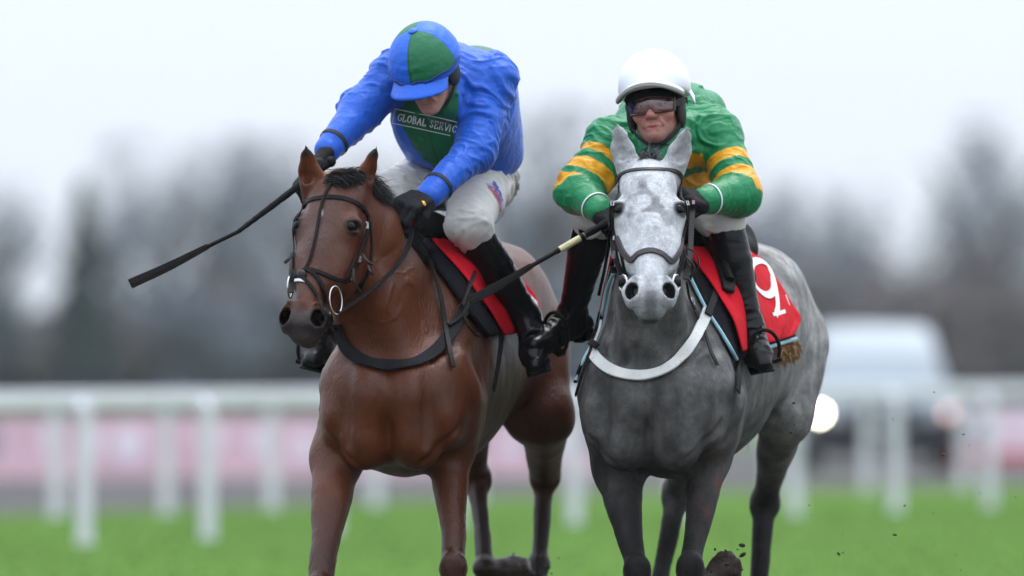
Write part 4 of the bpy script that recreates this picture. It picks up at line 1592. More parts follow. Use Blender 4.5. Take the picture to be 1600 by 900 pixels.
def surf_y(S, P, off):
    """drop points on to the cloth along the depth axis"""
    P = np.array(P, float)
    lo = np.full(len(P), P[:, 1].min() - .35); 
    y = lo.copy(); hit = np.zeros(len(P), bool)
    for _ in range(220):
        q = P.copy(); q[:, 1] = y
        d = S.sample(q)
        step = np.where(hit, 0, np.clip(d - off, .0005, .02))
        hit |= d < off + .0006
        y = y + step
    P[:, 1] = y
    return P, S.grad(P, .012)
txt = MB()
u0, u1 = np.array([621., 189.]), np.array([728., 213.])
widths = [GLYPH[c][1] if c != ' ' else .55 for c in 'GLOBAL SERVICES']
tot = sum(widths) + .12 * len(widths)
pos = 0.0
ux = nrm(W(u1[0], u1[1], .85) - W(u0[0], u0[1], .85)); uy = nrm(np.cross(ux, (0, 1, 0)))
if uy[2] < 0: uy = -uy
Ltot = np.linalg.norm(W(*u1, .85) - W(*u0, .85))
for c, w_ in zip('GLOBAL SERVICES', widths):
    mid_ = W(*u0, .85) + ux * Ltot * (pos + w_ * .4) / tot
    on_arm = surf_y(JB, [mid_], .003)[0]
    if c != ' ' and min(seg_coords(on_arm, shR, elR)[1][0], seg_coords(on_arm, elR, wrR)[1][0]) > .080:
        glyph_mesh(txt, c, W(*u0, .85) + ux * Ltot * pos / tot, ux, uy, Ltot * w_ / tot, .023, .0036, lambda Q: surf_y(JB, Q, .0035))
    pos += w_ + .12
txt.build('lettering', m_white, jb)
fr = MB()
o = W(*u0, .85) - uy * .012 - ux * .014
for P in ([o, o + ux * (Ltot + .02)], [o + uy * .047, o + uy * .047 + ux * (Ltot + .02)], [o, o + uy * .047]):
    Q, n = surf_y(JB, [lerp(P[0], P[1], t) for t in np.linspace(0, 1, 24)], .0032)
    ok = np.minimum(seg_coords(Q, shR, elR)[1], seg_coords(Q, elR, wrR)[1]) > .080
    Q, n = Q[ok], n[ok]
    if len(Q) < 3: continue
    fr.strap(Q, .0022, .001, n)
fr.build('lettering_border', m_white, jb)
m_btn = mat('green_button', (.012, .13, .05), rough=.4)
for (bx_, by_) in ((652, 180), (658, 219), (663, 249)):
    Q, n = surf_y(JB, [W(bx_, by_, .85)], .003)
    MB().tube([Q[0], Q[0] + n[0] * .003], .0085, 14).build('button', m_btn, jb)

# helmet with a quartered silk cap
def helmet_solid(S, c, R, peak=True):
    f = lambda x, y, z: np.asarray(c) + np.array([x, y, z]) @ R
    S.ell(f(0, -.006, .056), (.112, .132, .108), R, .02)
    S.ell(f(0, -.006, .034), (.115, .135, .088), R, .02)
    S.box(f(0, 0, -.068), (.2, .2, .075), R, .01, .01, True)
    S.ell(f(0, -.002, -.01), (.084, .103, .075), R, .01, True)

def peak_mesh(c, R, zc=.028, reach=.068, wid=.100, droop=.034, th=.007, y0=.092):
    f = lambda x, y, z: np.asarray(c) + np.array([x, y, z]) @ R
    n, m = 22, 8
    Gd = np.zeros((n, m, 3))
    for i in range(n):
        a = lerp(-1.25, 1.25, i / (n - 1))
        bx0, by0 = math.sin(a) * wid * .98, math.cos(a) * y0 + .025
        for j in range(m):
            t = j / (m - 1)
            k = math.cos(a * .78) ** .8
            x = bx0 * (1 + .07 * t)
            y = by0 + reach * t * k
            zz = zc - droop * t * k + .014 * math.cos(a * 1.3) - .020 * (x / wid) ** 2
            Gd[i, j] = f(x, y, zz)
    return sheet(Gd, th)

Hs = box_solid([hc + np.array([0, 0, .05]) @ RBh], .19, .0032)
helmet_solid(Hs, hc, RBh)
V, F = Hs.mesh()
N = vnormals(V, F)
h = (V - hc) @ RBh.T
V = V + N * (.0012 * vnoise(h * np.array([8, 8, 60]), 5))[:, None]
q = np.where((h[:, 0] > 0) == (h[:, 1] > 0.0), 1, 0)
# the quarters run from the button; front left blue, front right green
ang = np.degrees(np.arctan2(h[:, 0], h[:, 1] - .01))
quarter = ((ang > -2) & (ang < 88)) | ((ang < -92))
band = (h[:, 2] < .030)
col = np.where((quarter & ~band)[:, None], GRN * 1.25, BLU * 1.25)
seam = (np.minimum.reduce([np.abs(h[:, 0]), np.abs(h[:, 1] - .01)]) < .0018) & (h[:, 2] > .03)
col = np.where(seam[:, None], col * .45, col)
m_cap = mat('cap_silk', attr=True, rough=.5, spec=.35, noise=(10, .05), bump=(45, .35, 5))
hb = put('helmet', mesh_np('helmet', V, F, col=col), m_cap, rb)
f_ = lambda x, y, z: hc + np.array([x, y, z]) @ RBh
me = mesh_np('peak', *peak_mesh(hc, RBh), col=BLU * 1.25)
put('peak', me, m_cap, hb)
MB().ball(f_(0, .01, .164), (.016, .016, .007), RBh).build('button', mat('cap_button', tuple(BLU * 1.2), rough=.5), hb)
tie = MB()
a = np.linspace(-1.7, 1.7, 40)
Q, n = Hs.project([f_(math.sin(t) * .115, math.cos(t) * .135, .036 + .003 * math.sin(t * 9)) for t in a], .001)
tie.strap(Q, .010, .003, n)
Q, n = Hs.project([f_(-.05 + .1 * t, .12, .032 + .006 * math.sin(t * 14)) for t in np.linspace(0, 1, 20)], .004)
tie.strap(Q, .006, .003, n)
tie.build('cap_tie', mat('tie_dark_blue', (.012, .04, .22), rough=.6), hb)
# dark skull-cap harness, goggles
hg = MB()
for s in (-1, 1):
    hg.strap(spline([f_(s * .086, -.02, .02), f_(s * .080, .0, -.05), f_(s * .048, .035, -.105), f_(0, .045, -.128)], 6), .017, .003, f_(s * .3, 0, 0) - f_(0, 0, 0))
    hg.ball(f_(s * .082, -.010, -.012), (.017, .040, .052), RBh)
hg.build('harness', m_black, rb)
hm = MB()
hm.ball(f_(0, -.06, -.02), (.078, .055, .075), RBh)
for s in (-1, 1): hm.ball(f_(s * .078, -.030, -.020), (.017, .034, .048), RBh)
hm.build('hair', m_hair, rb)
def goggles(c, R, frame_m, lens_m, parent, z0=0.0):
    f = lambda x, y, z: np.asarray(c) + np.array([x, y, z]) @ R
    xs = np.linspace(-1, 1, 25)
    up = [f(.074 * x, .104 - .050 * x * x, z0 + .026 - .004 * x * x) for x in xs]
    dn = [f(.072 * x, .107 - .050 * x * x, z0 - .027 + .018 * math.exp(-(x / .16) ** 2) + .006 * x * x) for x in xs]
    G_ = np.array([[lerp(u, d, t) + nrm(f(0, .1, 0) - f(0, 0, 0)) * .004 * math.sin(math.pi * t) for t in np.linspace(0, 1, 6)] for u, d in zip(up, dn)])
    g = MB(); loop = np.array(up + dn[::-1])
    g.tube(loop, .0042, 8, up=R[1], closed=True)
    g = g.build('goggles', frame_m, parent)
    put('lens', mesh_np('lens', *sheet(G_, .0015)), lens_m, g)
    for s in (-1, 1):
        st = MB()
        st.strap(spline([f(s * .074, .054, z0), f(s * .095, .01, z0 + .012), f(s * .098, -.05, z0 + .02)], 6), .022, .002, f(s, 0, 0) - f(0, 0, 0))
        st.build('strap', m_black, g)
goggles(hc, RBh, m_black, m_goggle, rb)

# breeches
def breeches(hipL, hipR, knL, knR, bootL, bootR, waist, extra=None, hr=.105):
    S = box_solid([hipL, hipR, knL, knR, bootL, bootR, waist], .20, .0055)
    S.cap(hipL, hipR, hr + .01, hr, .05)
    S.cap(lerp(hipL, hipR, .5), waist, hr + .02, hr + .01, .06)
    for a, b, c in ((hipL, knL, bootL), (hipR, knR, bootR)):
        S.chain([a, lerp(a, b, .5), b], [hr, .094, .072], .05)
        S.cap(b, c, .070, .058, .03)
    if extra: extra(S)
    return S
btL, btR = lerp(knL, anL, .14), lerp(knR, anR, .14)
BB = breeches(hipL, hipR, knL, knR, btL, btR, belly + (-.02, .06, -.02))
V, F = BB.mesh(); N = vnormals(V, F)
PO = W(752, 318, .90)
pm = 1 - np.exp(-(np.linalg.norm((V - PO - np.array([.03, .03, .03])), axis=1) / .085) ** 4)
V = folds(V, N, [([hipL, knL, btL], [1, .8, 1.2]), ([hipR, knR, btR], [1, .8, 1.2])], .013, 51, pm, .045, .13)
br = put('breeches', mesh_np('breeches', V, F), m_breech, rb)
# printed patch on the thigh
def thigh_print(S, o, ux, uy, parent, view):
    ux, uy = nrm(ux), nrm(uy)
    red, blue, pale = mat('print_red', (.55, .03, .09), rough=.6), mat('print_blue', (.03, .08, .42), rough=.6), mat('print_pale', (.42, .44, .62), rough=.7)
    pr = lambda Q: S.project(Q, .004, 10)
    q = MB()
    G_ = np.array([[np.asarray(o) + ux * (.062 * i / 10 + .012) + uy * (.085 * j / 14 - .03) for j in range(15)] for i in range(11)])
    P, n = S.project(G_.reshape(-1, 3), .0022, 10)
    put('print_ground', mesh_np('print_ground', *sheet(P.reshape(G_.shape), .001, n.reshape(G_.shape))), pale, parent)
    q = MB(); glyph_mesh(q, 'O', np.asarray(o) - ux * .006 - uy * .024, ux, uy, .040, .058, .007, pr); glyph_mesh(q, 'e', np.asarray(o) + ux * .004 - uy * .008, ux, uy, .022, .024, .006, pr)
    q.build('print_ring', red, parent)
    q = MB()
    for c, x_, y_ in (('f', .022, -.012), ('8', .034, .018), ('t', .050, .030), ('e', .044, -.006)):
        glyph_mesh(q, c, np.asarray(o) + ux * x_ + uy * y_, ux, uy, .022, .030, .007, pr)
    q.build('print_letters', blue, parent)
thigh_print(BB, PO, W(790, 306, 1.02) - PO, W(776, 285, 1.0) - W(771, 330, 1.0), br, None)

# boots
def boot(kn, an, toe, sole_dir, name_m, parent, r0=.062, cuff_w=.05, seed=1, legw=1.0):
    kn, an, toe = (np.asarray(a, float) for a in (kn, an, toe))
    S = box_solid([kn, an, toe], .11, .0042)
    u = nrm(an - kn)
    L = np.linalg.norm(an - kn)
    S.chain([kn, lerp(kn, an, .38), lerp(kn, an, .85), an], [r0 * .98, r0 * legw, .046, .043], .03)
    d = nrm(toe - an)
    sd = nrm(np.asarray(sole_dir, float) - d * (np.asarray(sole_dir, float) @ d))
    heel = an - d * .035 + sd * .045
    S.cap(an, heel, .038, .034, .03)
    ball = an + d * (np.linalg.norm(toe - an) * .72) + sd * .030
    S.cap(heel, ball, .033, .042, .03, (sd, .8))
    S.cap(ball, toe + sd * .022, .043, .034, .02, (sd, .75))
    S.cap(an, ball, .038, .036, .03)
    lat = np.cross(d, sd)
    R = np.array([lat, d, sd])
    S.box(lerp(heel, toe, .55) + sd * .040, (.042, np.linalg.norm(toe - heel) * .5, .005), R, .004, .004)
    S.box(heel + sd * .040 + d * .004, (.030, .026, .014), R, .004, .004)
    # cut the top square
    S.box(kn - u * (.10), (.2, .2, .095), np.array([nrm(np.cross(u, (0, 1, .2))), nrm(np.cross(u, nrm(np.cross(u, (0, 1, .2))))), u]), .003, 0, True)
    V, F = S.mesh(); N = vnormals(V, F)
    V = folds(V, N, [([kn, lerp(kn, an, .6), an, toe], [.25, .5, 1.3, .5])], .0045, seed, None, .024, .07)
    b = put('boot', mesh_np('boot', V, F), name_m, parent)
    return b, S
boot(lerp(knR, anR, .10), anR, toR, (.35, .25, -.9), m_boot, rb, .062, seed=61)
boot(lerp(knL, anL, .10), anL, toL, (-.2, .25, -.9), m_boot, rb, .058, seed=62)

# gloves
def glove(wr, d, pn, side, parent, **k):
    wr = np.asarray(wr, float)
    S = box_solid([wr + nrm(d) * .06], .155, .0027)
    tips = hand_solid(S, wr, d, pn, side, **k)
    V, F = S.mesh(); N = vnormals(V, F)
    V = V + N * (.0010 * fbm(V * 70, 3, 2))[:, None]
    return put('glove', mesh_np('glove', V, F), m_glove, parent), S
gR, SgR = glove(wrR + nrm(W(628, 326, .44) - wrR) * .010, W(628, 326, .40) - wrR, (-.25, .35, -1), 1, rb, curl=(42, 60, 45), thumb=(.4, .7), sc=1.22)
gL, SgL = glove(W(500, 252, .56), W(470, 290, .50) - W(500, 252, .56), (.45, -.1, -1), -1, rb, curl=(75, 80, 50), thumb=(.6, .8), sc=1.22)
# gold clasp on the glove band
c8 = MB()
b0 = wrR + nrm(wrR - elR) * -.005
cl = W(667, 311, .40)
Q, n = SgR.project([cl], .002)
glyph_mesh(c8, '8', Q[0] - np.array([.008, 0, .012]), (1, 0, .2), (-.2, 0, 1), .017, .026, .004, lambda q: SgR.project(q, .002))
c8.build('clasp', mat('gold', (.8, .42, .05), rough=.3, metal=.6), gR)
# ---------------------------------------------------------------- rider in green and gold on the grey
rg = empty('person', W(1030, 350, .9), 'rider in green silks with yellow hoops, white helmet and goggles, looking at the camera', 'person', 'riders')
gc = W(1024, 168, .46)
GBh = basis((-.10, .10, .99), (-.20, -.97, .06))
gsL, geL, gwL = W(956, 226, .70), W(904, 300, .58), W(938, 330, .44)
gsR, geR, gwR = W(1118, 214, .74), W(1156, 302, .60), W(1098, 314, .46)
gch, gbe = W(1040, 225, .86), W(1062, 275, 1.15)
ghL, ghR = W(1030, 320, 1.34), W(1085, 318, 1.32)
gkL, gkR = W(930, 336, .72), W(1130, 340, .68)
da, dt = cast(G, [(1171, 513), (1186, 562)])[0][:, 1]
gaL, gaR = W(893, 492, .96), W(1171, 513, min(.84, da - .075))
gtL, gtR = W(832, 528, .80), W(1190, 558, min(.55, dt - .20))

xa = lambda p, d=.5: W(p, 0, d)[0]
S = Solid(axis_grid([(xa(850), xa(970), .011), (xa(970), xa(1085), .0032), (xa(1085), xa(1240, 1), .011)]),
          axis_grid([(.26, .60, .004), (.60, 1.6, .011)]), axis_grid([(W(0, 620, 1)[2], W(0, 240, 1)[2], .011), (W(0, 240, .5)[2], W(0, 60, .5)[2], .0032)]))
face_solid(S, gc, GBh)
S.cap(gc + np.array([0, -.03, -.07]) @ GBh, lerp(gsL, gsR, .5) + (0, .05, 0), .056, .065, .03)
S.cap(gsL, gsR, .075, .075, .05); S.ell(gch, (.16, .13, .17), None, .08); S.ell(gbe, (.15, .14, .13), None, .08)
S.cap(ghL, ghR, .10, .10, .06)
for a, b, c in ((gsL, geL, gwL), (gsR, geR, gwR)):
    S.chain([a, b, c], [.055, .043, .025], .03)
for a, b, c, d_ in ((ghL, gkL, gaL, gtL), (ghR, gkR, gaR, gtR)):
    S.chain([a, b, c], [.08, .052, .032], .03); S.cap(c, lerp(c, d_, .3), .024, .016, .02)
for a, b in ((gwL, W(955, 335, .4)), (gwR, W(1078, 314, .4))):
    S.cap(a, lerp(a, b, .35), .022, .018, .02)
V, F = S.mesh(); N = vnormals(V, F)
hl = (V - gc) @ GBh.T
# face colouring: lips, flushed cheeks, beard shadow
c = np.tile(np.array([.40, .178, .142]), (len(V), 1))
lip = np.exp(-((hl[:, 0] / .022) ** 4) - (((hl[:, 2] + .0755) / .0085) ** 2) - ((hl[:, 1] - .085) / .02) ** 2)[:, None]
c = c * (1 - lip) + np.array([.36, .075, .075]) * lip
ck = (np.exp(-(((np.abs(hl[:, 0]) - .042) / .022) ** 2 + ((hl[:, 2] + .035) / .025) ** 2)) + np.exp(-((hl[:, 0] / .014) ** 2 + ((hl[:, 2] + .035) / .018) ** 2)))[:, None]
c = c * (1 - .5 * ck) + np.array([.46, .15, .125]) * .5 * ck
bd = (smooth01(-.055, -.085, hl[:, 2]) * smooth01(.03, .06, hl[:, 1]))[:, None] * (1 - lip)
c = c * (1 - .28 * bd)
bw = np.exp(-(((np.abs(hl[:, 0]) - .032) / .018) ** 4 + ((hl[:, 2] - .021) / .0060) ** 2))[:, None]
c = c * (1 - .75 * bw)
la = np.exp(-(((np.abs(hl[:, 0]) - .032) / .017) ** 4 + ((hl[:, 2] + .002) / .0050) ** 2))[:, None]
c = c * (1 - .8 * la)
m_face = mat('skin_pink', attr=True, rough=.48, sss=.04, noise=(30, .14), grain=(320, .22), mottle=(70, .6, (.16, .10, .07), .66), bump=(200, .3))
put('body', mesh_np('body', V, F, col=c), m_face, rg)
f_ = lambda x, y, z: gc + np.array([x, y, z]) @ GBh
m_sclera = mat('eye_white', (.26, .22, .21), rough=.4, spec=.2); m_iris = mat('iris', (.015, .012, .010), rough=.3, spec=.1)
for s in (-1, 1):
    e = MB().ball(f_(s * .032, .0735, -.001), .0120, GBh).build('eye', m_sclera, rg)
    MB().ball(f_(s * .032, .0805, -.002), .0066, GBh).build('iris', m_iris, e)

def ex_green(S):
    S.ell(W(1078, 216, 1.08), (.13, .15, .115), None, .06)
    S.ell(W(1000, 215, .98), (.11, .12, .11), None, .06)
    S.ell(W(1088, 292, 1.05), (.09, .10, .09), None, .05)
    S.cap(W(1052, 160, .80), W(1100, 175, .95), .060, .075, .05)
    S.ell(W(1152, 305, .62), (.070, .065, .070), None, .04)
    S.ell(W(908, 302, .60), (.062, .065, .062), None, .04)
    # stand-up collar
    S.cap(gc + np.array([0, -.050, -.110]) @ GBh, gc + np.array([0, -.045, -.150]) @ GBh, .062, .070, .02)
    S.cap(gc + np.array([0, -.050, -.085]) @ GBh, lerp(gsL, gsR, .5) + (0, .07, 0), .068, .10, .04)
    S.ell(gc + np.array([0, .03, .0]) @ GBh, (.074, .100, .122), GBh, .01, True)
JG = jersey((gsL, geL, gwL, gsR, geR, gwR), gch, gbe, .0040, ex_green, 0)
V, F = JG.mesh(); N = vnormals(V, F)
# hoops: round the arms by distance along them, round the body by height
def armpos(V, a, b, c):
    t1, d1, L1 = seg_coords(V, a, b); t2, d2, L2 = seg_coords(V, b, c)
    return np.where(d1 <= d2, t1, L1 + .035 + np.maximum(t2, 0)), np.minimum(d1, d2), L1
uR, dR, LR = armpos(V, gsR, geR, gwR)
uL, dL, LL = armpos(V, gsL, geL, gwL)
torso_d = np.minimum(np.linalg.norm((V - gch) / np.array([1, 1, 1.1]), axis=1), np.linalg.norm(V - gbe, axis=1)) - .14
arm_R = (dR < .098) & (uR > .02) & (V[:, 0] > W(1098, 0, .8)[0])
arm_L = (dL < .098) & (uL > .0) & (V[:, 0] < W(968, 0, .8)[0])
yel = np.zeros(len(V), bool)
for lo, hi in ((.108, .146), (.180, .222), (LR - .022, LR + .032)):
    yel |= arm_R & (uR > lo) & (uR < hi)
for lo, hi in ((.070, .098), (.130, .180), (LL - .022, LL + .032)):
    yel |= arm_L & (uL > lo) & (uL < hi)
ts = ~arm_R & ~arm_L
cu = HOR - (V[:, 2] - CAM_H) * PXM * CAM_D / (CAM_D + .95)
cux = 800 + V[:, 0] * PXM * CAM_D / (CAM_D + .95)
tilt = (cux - 1085) * .18
yel |= ts & (cux > 1048) & (((cu > 242 + tilt) & (cu < 266 + tilt)) | ((cu > 276 - tilt) & (cu < 296 - tilt)))
yel |= (V[:, 1] > .95) & (cu < 186) & (cux > 1118)
V = folds(V, N, [([gsL, geL, lerp(geL, gwL, .55), lerp(geL, gwL, .75), gwL], [.9, 1.3, .9, .1, .05]), ([gsR, geR, lerp(geR, gwR, .55), lerp(geR, gwR, .75), gwR], [.9, 1.3, .9, .1, .05]),
                 ([gch + (0, .05, .1), gbe], [1.0, 1.0])], .016, 77, None, .060, .17)
V = folds(V, vnormals(V, F), [([gsL, geL, gwL], [1, 1, .0]), ([gsR, geR, gwR], [1, 1, .0]), ([gch, gbe], [1, 1])], .0055, 81, None, .024, .08)
jg = put('jersey', mesh_np('jersey', V, F, col=np.where(yel[:, None], YEL, GRN2)), m_green, rg)
cuff(JG, geL, gwL, .80, .05, .006, m_white, jg, 'cuff_stripe')
cuff(JG, geR, gwR, .80, .05, .006, m_white, jg, 'cuff_stripe')
nt_ = MB()
Q, n = JG.project([gc + np.array([.072 * math.sin(a), .072 * math.cos(a) - .02, -.135 + .02 * math.cos(a)]) @ GBh for a in np.linspace(-1.6, 1.6, 24)], .004)
nt_.strap(Q, .022, .006, n); nt_.build('collar', mat('collar_green', (.004, .16, .06), rough=.5), jg)

# white helmet, plain, with a pale peak and a dark lining
m_helm = mat('helmet_white', (.80, .82, .85), rough=.35, noise=(7, .03), mottle=(75, .7, (.25, .24, .25), .66))
Hs = box_solid([gc + np.array([0, 0, .08]) @ GBh], .20, .0032)
up_ = np.array([0, -.012, .030])
hc2 = gc + up_ @ GBh
GH2 = basis(GBh[2] * 1.0 + GBh[1] * -.10, GBh[1] + GBh[2] * .12)
helmet_solid(Hs, hc2, GH2)
V, F = Hs.mesh(); h = (V - hc2) @ GH2.T
hb = put('helmet', mesh_np('helmet', V, F), m_helm, rg)
m_pk = mat('peak_grey', (.30, .29, .27), rough=.7)
put('peak', mesh_np('peak', *peak_mesh(hc2, GH2, zc=.012, reach=.052, wid=.112, droop=.020, y0=.098, th=.010)), m_pk, hb)
put('peak_cover', mesh_np('peak_cover', *peak_mesh(hc2, GH2, zc=.0205, reach=.054, wid=.113, droop=.020, y0=.098, th=.006)), m_helm, hb)
f2 = lambda x, y, z: hc2 + np.array([x, y, z]) @ GH2
ln = MB(); ln.ball(f2(0, .020, -.004), (.097, .108, .036), GH2, 24, 10)
ln.build('lining', m_suede, hb)
tp = MB()
tp.strap(spline([f2(.108, -.02, .02), f2(.116, -.05, -.005), f2(.108, -.08, .0)], 5), .030, .006, GH2[0])
tp.build('cap_tie', m_helm, hb)
hg = MB()
for s in (-1, 1):
    hg.strap(spline([f_(s * .088, -.01, .03), f_(s * .084, .0, -.03), f_(s * .072, .012, -.075), f_(s * .030, .050, -.118), f_(0, .058, -.126)], 6), .020, .004, f_(s * .3, .05, -.05) - f_(0, 0, 0))
    hg.ball(f_(s * .082, -.006, -.02), (.016, .034, .058), GBh)
hg.build('harness', m_black, rg)
MB().ball(f_(0, -.05, -.03), (.083, .065, .085), GBh).build('hair', m_hair, rg)
bk = MB(); bk.ring(f_(.083, .030, .012), .009, .002, GBh[0], 4, 5); bk.build('buckle', mat('metal', (.6, .6, .6), rough=.25, metal=1), rg)
m_clear = mat('goggle_clear', (.86, .80, .82), rough=.0, spec=.12, trans=1.0)
m_frame = mat('goggle_frame', (.05, .014, .016), rough=.3)
goggles(gc, GBh, m_frame, m_clear, rg, -.003)

GB_ = breeches(ghL, ghR, gkL, gkR, lerp(gkL, gaL, .04), lerp(gkR, gaR, .08), gbe + (-.02, .06, -.02), None, .100)
V, F = GB_.mesh(); N = vnormals(V, F)
V = folds(V, N, [([ghL, gkL, gaL], [1, 1, .6]), ([ghR, gkR, gaR], [1, 1, .6])], .014, 151, None, .035, .12)
put('breeches', mesh_np('breeches', V, F), m_breech, rg)
boot(lerp(gkR, gaR, .03), gaR, gtR, (.15, .25, -.95), m_boot, rg, .062, seed=161)
boot(lerp(gkL, gaL, -.06), gaL, gtL, (.25, .25, -.95), m_boot, rg, .064, seed=162)
gR2, SG2 = glove(gwR + nrm(W(1078, 312, .42) - gwR) * -.004, W(1078, 310, .40) - gwR, (-.35, .6, -.75), 1, rg, curl=(78, 80, 50), thumb=(.7, .9), sc=1.1)
gL2, SG3 = glove(gwL + nrm(W(955, 336, .42) - gwL) * -.004, W(958, 338, .40) - gwL, (.25, .4, -.9), -1, rg, curl=(78, 80, 50), thumb=(.7, .9), sc=1.1)
Q, n = SG2.project([W(1084, 312, .30)], .001)
MB().box(Q[0], (.0045, .001, .006), np.array([nrm(np.cross((0, 0, 1), n[0])), n[0], (0, 0, 1)])).build('glove_label', mat('label_pink', (.7, .35, .4), rough=.6), gR2)
# ================================================================ TACK, MANES, WHIPS
LIM = (-.5, 2.4)      # depths between which a strap looks for the skin


def smooth_path(P, k=1):
    for _ in range(k):
        P[1:-1] = P[1:-1] * .5 + (P[:-2] + P[2:]) * .25
    return P


def strap_px(mb, S, pts, w, t=.004, off=.001, n=7, mi=0, sm=3, lim=None):
    Q2 = spline([(p[0], p[1], 0) for p in pts], n)[:, :2]
    lim = lim or LIM
    P, N = cast(S, Q2, off, *lim)
    P = smooth_path(P, sm); N = smooth_path(N, 4)
    mb.strap(P, w, t, N, mi=mi)
    return P, N


def patch_px(S, front, rear, nu, nv, off, ripple=0.0, seed=0, wavelength=.05, extra=None):
    """cloth between two edges given in photo positions, lying on S; returns grid, normals"""
    f = spline([(a, b, 0) for a, b in front], 8)[:, :2]; r = spline([(a, b, 0) for a, b in rear], 8)[:, :2]
    rs = lambda c: np.stack([np.interp(np.linspace(0, 1, nv), np.linspace(0, 1, len(c)), c[:, i]) for i in (0, 1)], 1)
    f, r = rs(f), rs(r)
    G_ = np.array([f * (1 - u) + r * u for u in np.linspace(0, 1, nu)])
    P, N = cast(S, G_.reshape(-1, 2), off, *LIM)
    P, N = P.reshape(nu, nv, 3), N.reshape(nu, nv, 3)
    for _ in range(3):
        Pn = P.copy()
        Pn[1:-1, 1:-1] = (P[:-2, 1:-1] + P[2:, 1:-1] + P[1:-1, :-2] + P[1:-1, 2:] + 2 * P[1:-1, 1:-1]) / 6
        Pn[0, 1:-1] = (P[0, :-2] + P[0, 2:] + 2 * P[0, 1:-1]) / 4; Pn[-1, 1:-1] = (P[-1, :-2] + P[-1, 2:] + 2 * P[-1, 1:-1]) / 4
        P = Pn
    if ripple:
        U, Vv = np.meshgrid(np.linspace(0, 1, nu), np.linspace(0, 1, nv), indexing='ij')
        q = np.stack([U * 7 + Vv * 1.5, Vv * 2.2, U * 0 + seed], -1).reshape(-1, 3)
        a = ((vnoise(q, seed) + .5 * vnoise(q * 2.1, seed + 1)).reshape(nu, nv) * (.3 + Vv) * ripple)
        P = P + N * a[..., None]
    return P, N


m_leather = mat('bridle_leather', (.007, .005, .005), rough=.5, spec=.14, bump=(150, .25), noise=(30, .3))
m_brown = mat('noseband_leather', (.030, .022, .023), rough=.5, bump=(120, .3), noise=(20, .2))
m_steel = mat('steel', (.62, .62, .62), rough=.22, metal=1)
m_red = mat('red_cloth', (.50, .006, .016), rough=.8, spec=.10, noise=(9, .20), grain=(300, .12), bump=(22, .7, 6))
m_pad = mat('dark_pad', (.009, .009, .012), spec=.1, rough=.9, noise=(20, .2), bump=(90, .5))
m_ltblue = mat('pale_blue_binding', (.30, .52, .60), rough=.6, noise=(20, .15), mottle=(70, .6, (.08, .10, .10), .62))
m_girth = mat('white_girth', (.66, .66, .64), rough=.45, noise=(15, .1), mottle=(110, .9, (.03, .03, .03), .61))
m_dkgirth = mat('dark_girth', (.008, .007, .010), spec=.2, rough=.75, noise=(20, .2), bump=(120, .4))
m_saddle = mat('saddle_leather', (.005, .004, .004), rough=.6, spec=.15, bump=(30, .4))
m_rubber = mat('rubber', (.005, .005, .006), spec=.15, rough=.6, bump=(110, .5))
m_fleece = mat('brown_fleece', (.22, .12, .05), rough=.95, bump=(70, 1.0))


def buckle(mb, p, n, up, s=.011, mi=0):
    n = nrm(n); up = np.asarray(up, float); up = nrm(up - n * (up @ n)); sd = np.cross(up, n)
    c = np.asarray(p) + n * .006
    q = [c + sd * s * a + up * s * 1.15 * b for a, b in ((-1, -1), (1, -1), (1, 1), (-1, 1))]
    mb.tube(np.array(q), .0018, 6, up=n, closed=True, mi=mi)
    if s > .007: mb.tube(np.array([c - up * s, c + up * s]), .0013, 5, mi=mi)


def hair(name, parent, m, roots, n, length, dirf, width=.0022, seed=0, seg=6, droop=1.0, wild=.35, spread=.012, norm=(0, -1, 0)):
    """strands rooted along the points in roots; dirf(t) gives the direction they are thrown in"""
    r = np.random.default_rng(seed)
    R = np.array(roots, float)
    V = np.zeros((n, seg + 1, 2, 3)); 
    for i in range(n):
        t = r.uniform(0, 1)
        k = t * (len(R) - 1); j = min(int(k), len(R) - 2)
        p = lerp(R[j], R[j + 1], k - j) + r.normal(0, spread, 3)
        clump = np.random.default_rng(int(t * 14) + seed).normal(0, 1, 3)
        v = nrm(np.asarray(dirf(t)) + r.normal(0, wild * .5, 3) + clump * wild * .6)
        L = length * r.uniform(.55, 1.1)
        sd = nrm(np.cross(v, norm) + r.normal(0, .4, 3))
        for s in range(seg + 1):
            w_ = width * (1 - s / seg * .85)
            V[i, s, 0] = p - sd * w_; V[i, s, 1] = p + sd * w_
            p = p + v * L / seg
            v = nrm(v + np.array([0, 0, -.16 * droop]) + r.normal(0, .07, 3))
    F = []
    for i in range(n):
        for s in range(seg):
            a = (i * (seg + 1) + s) * 2
            F.append((a, a + 1, a + 3, a + 2))
    return put(name, mesh_np(name, V.reshape(-1, 3), np.array(F)), m, parent)


def grip_rein(mb, pts, w=.017, n=8, t=.004):
    P = spline(pts, n)
    T, N, B = frames(P)
    mb.strap(P, w, t, N)
    return P

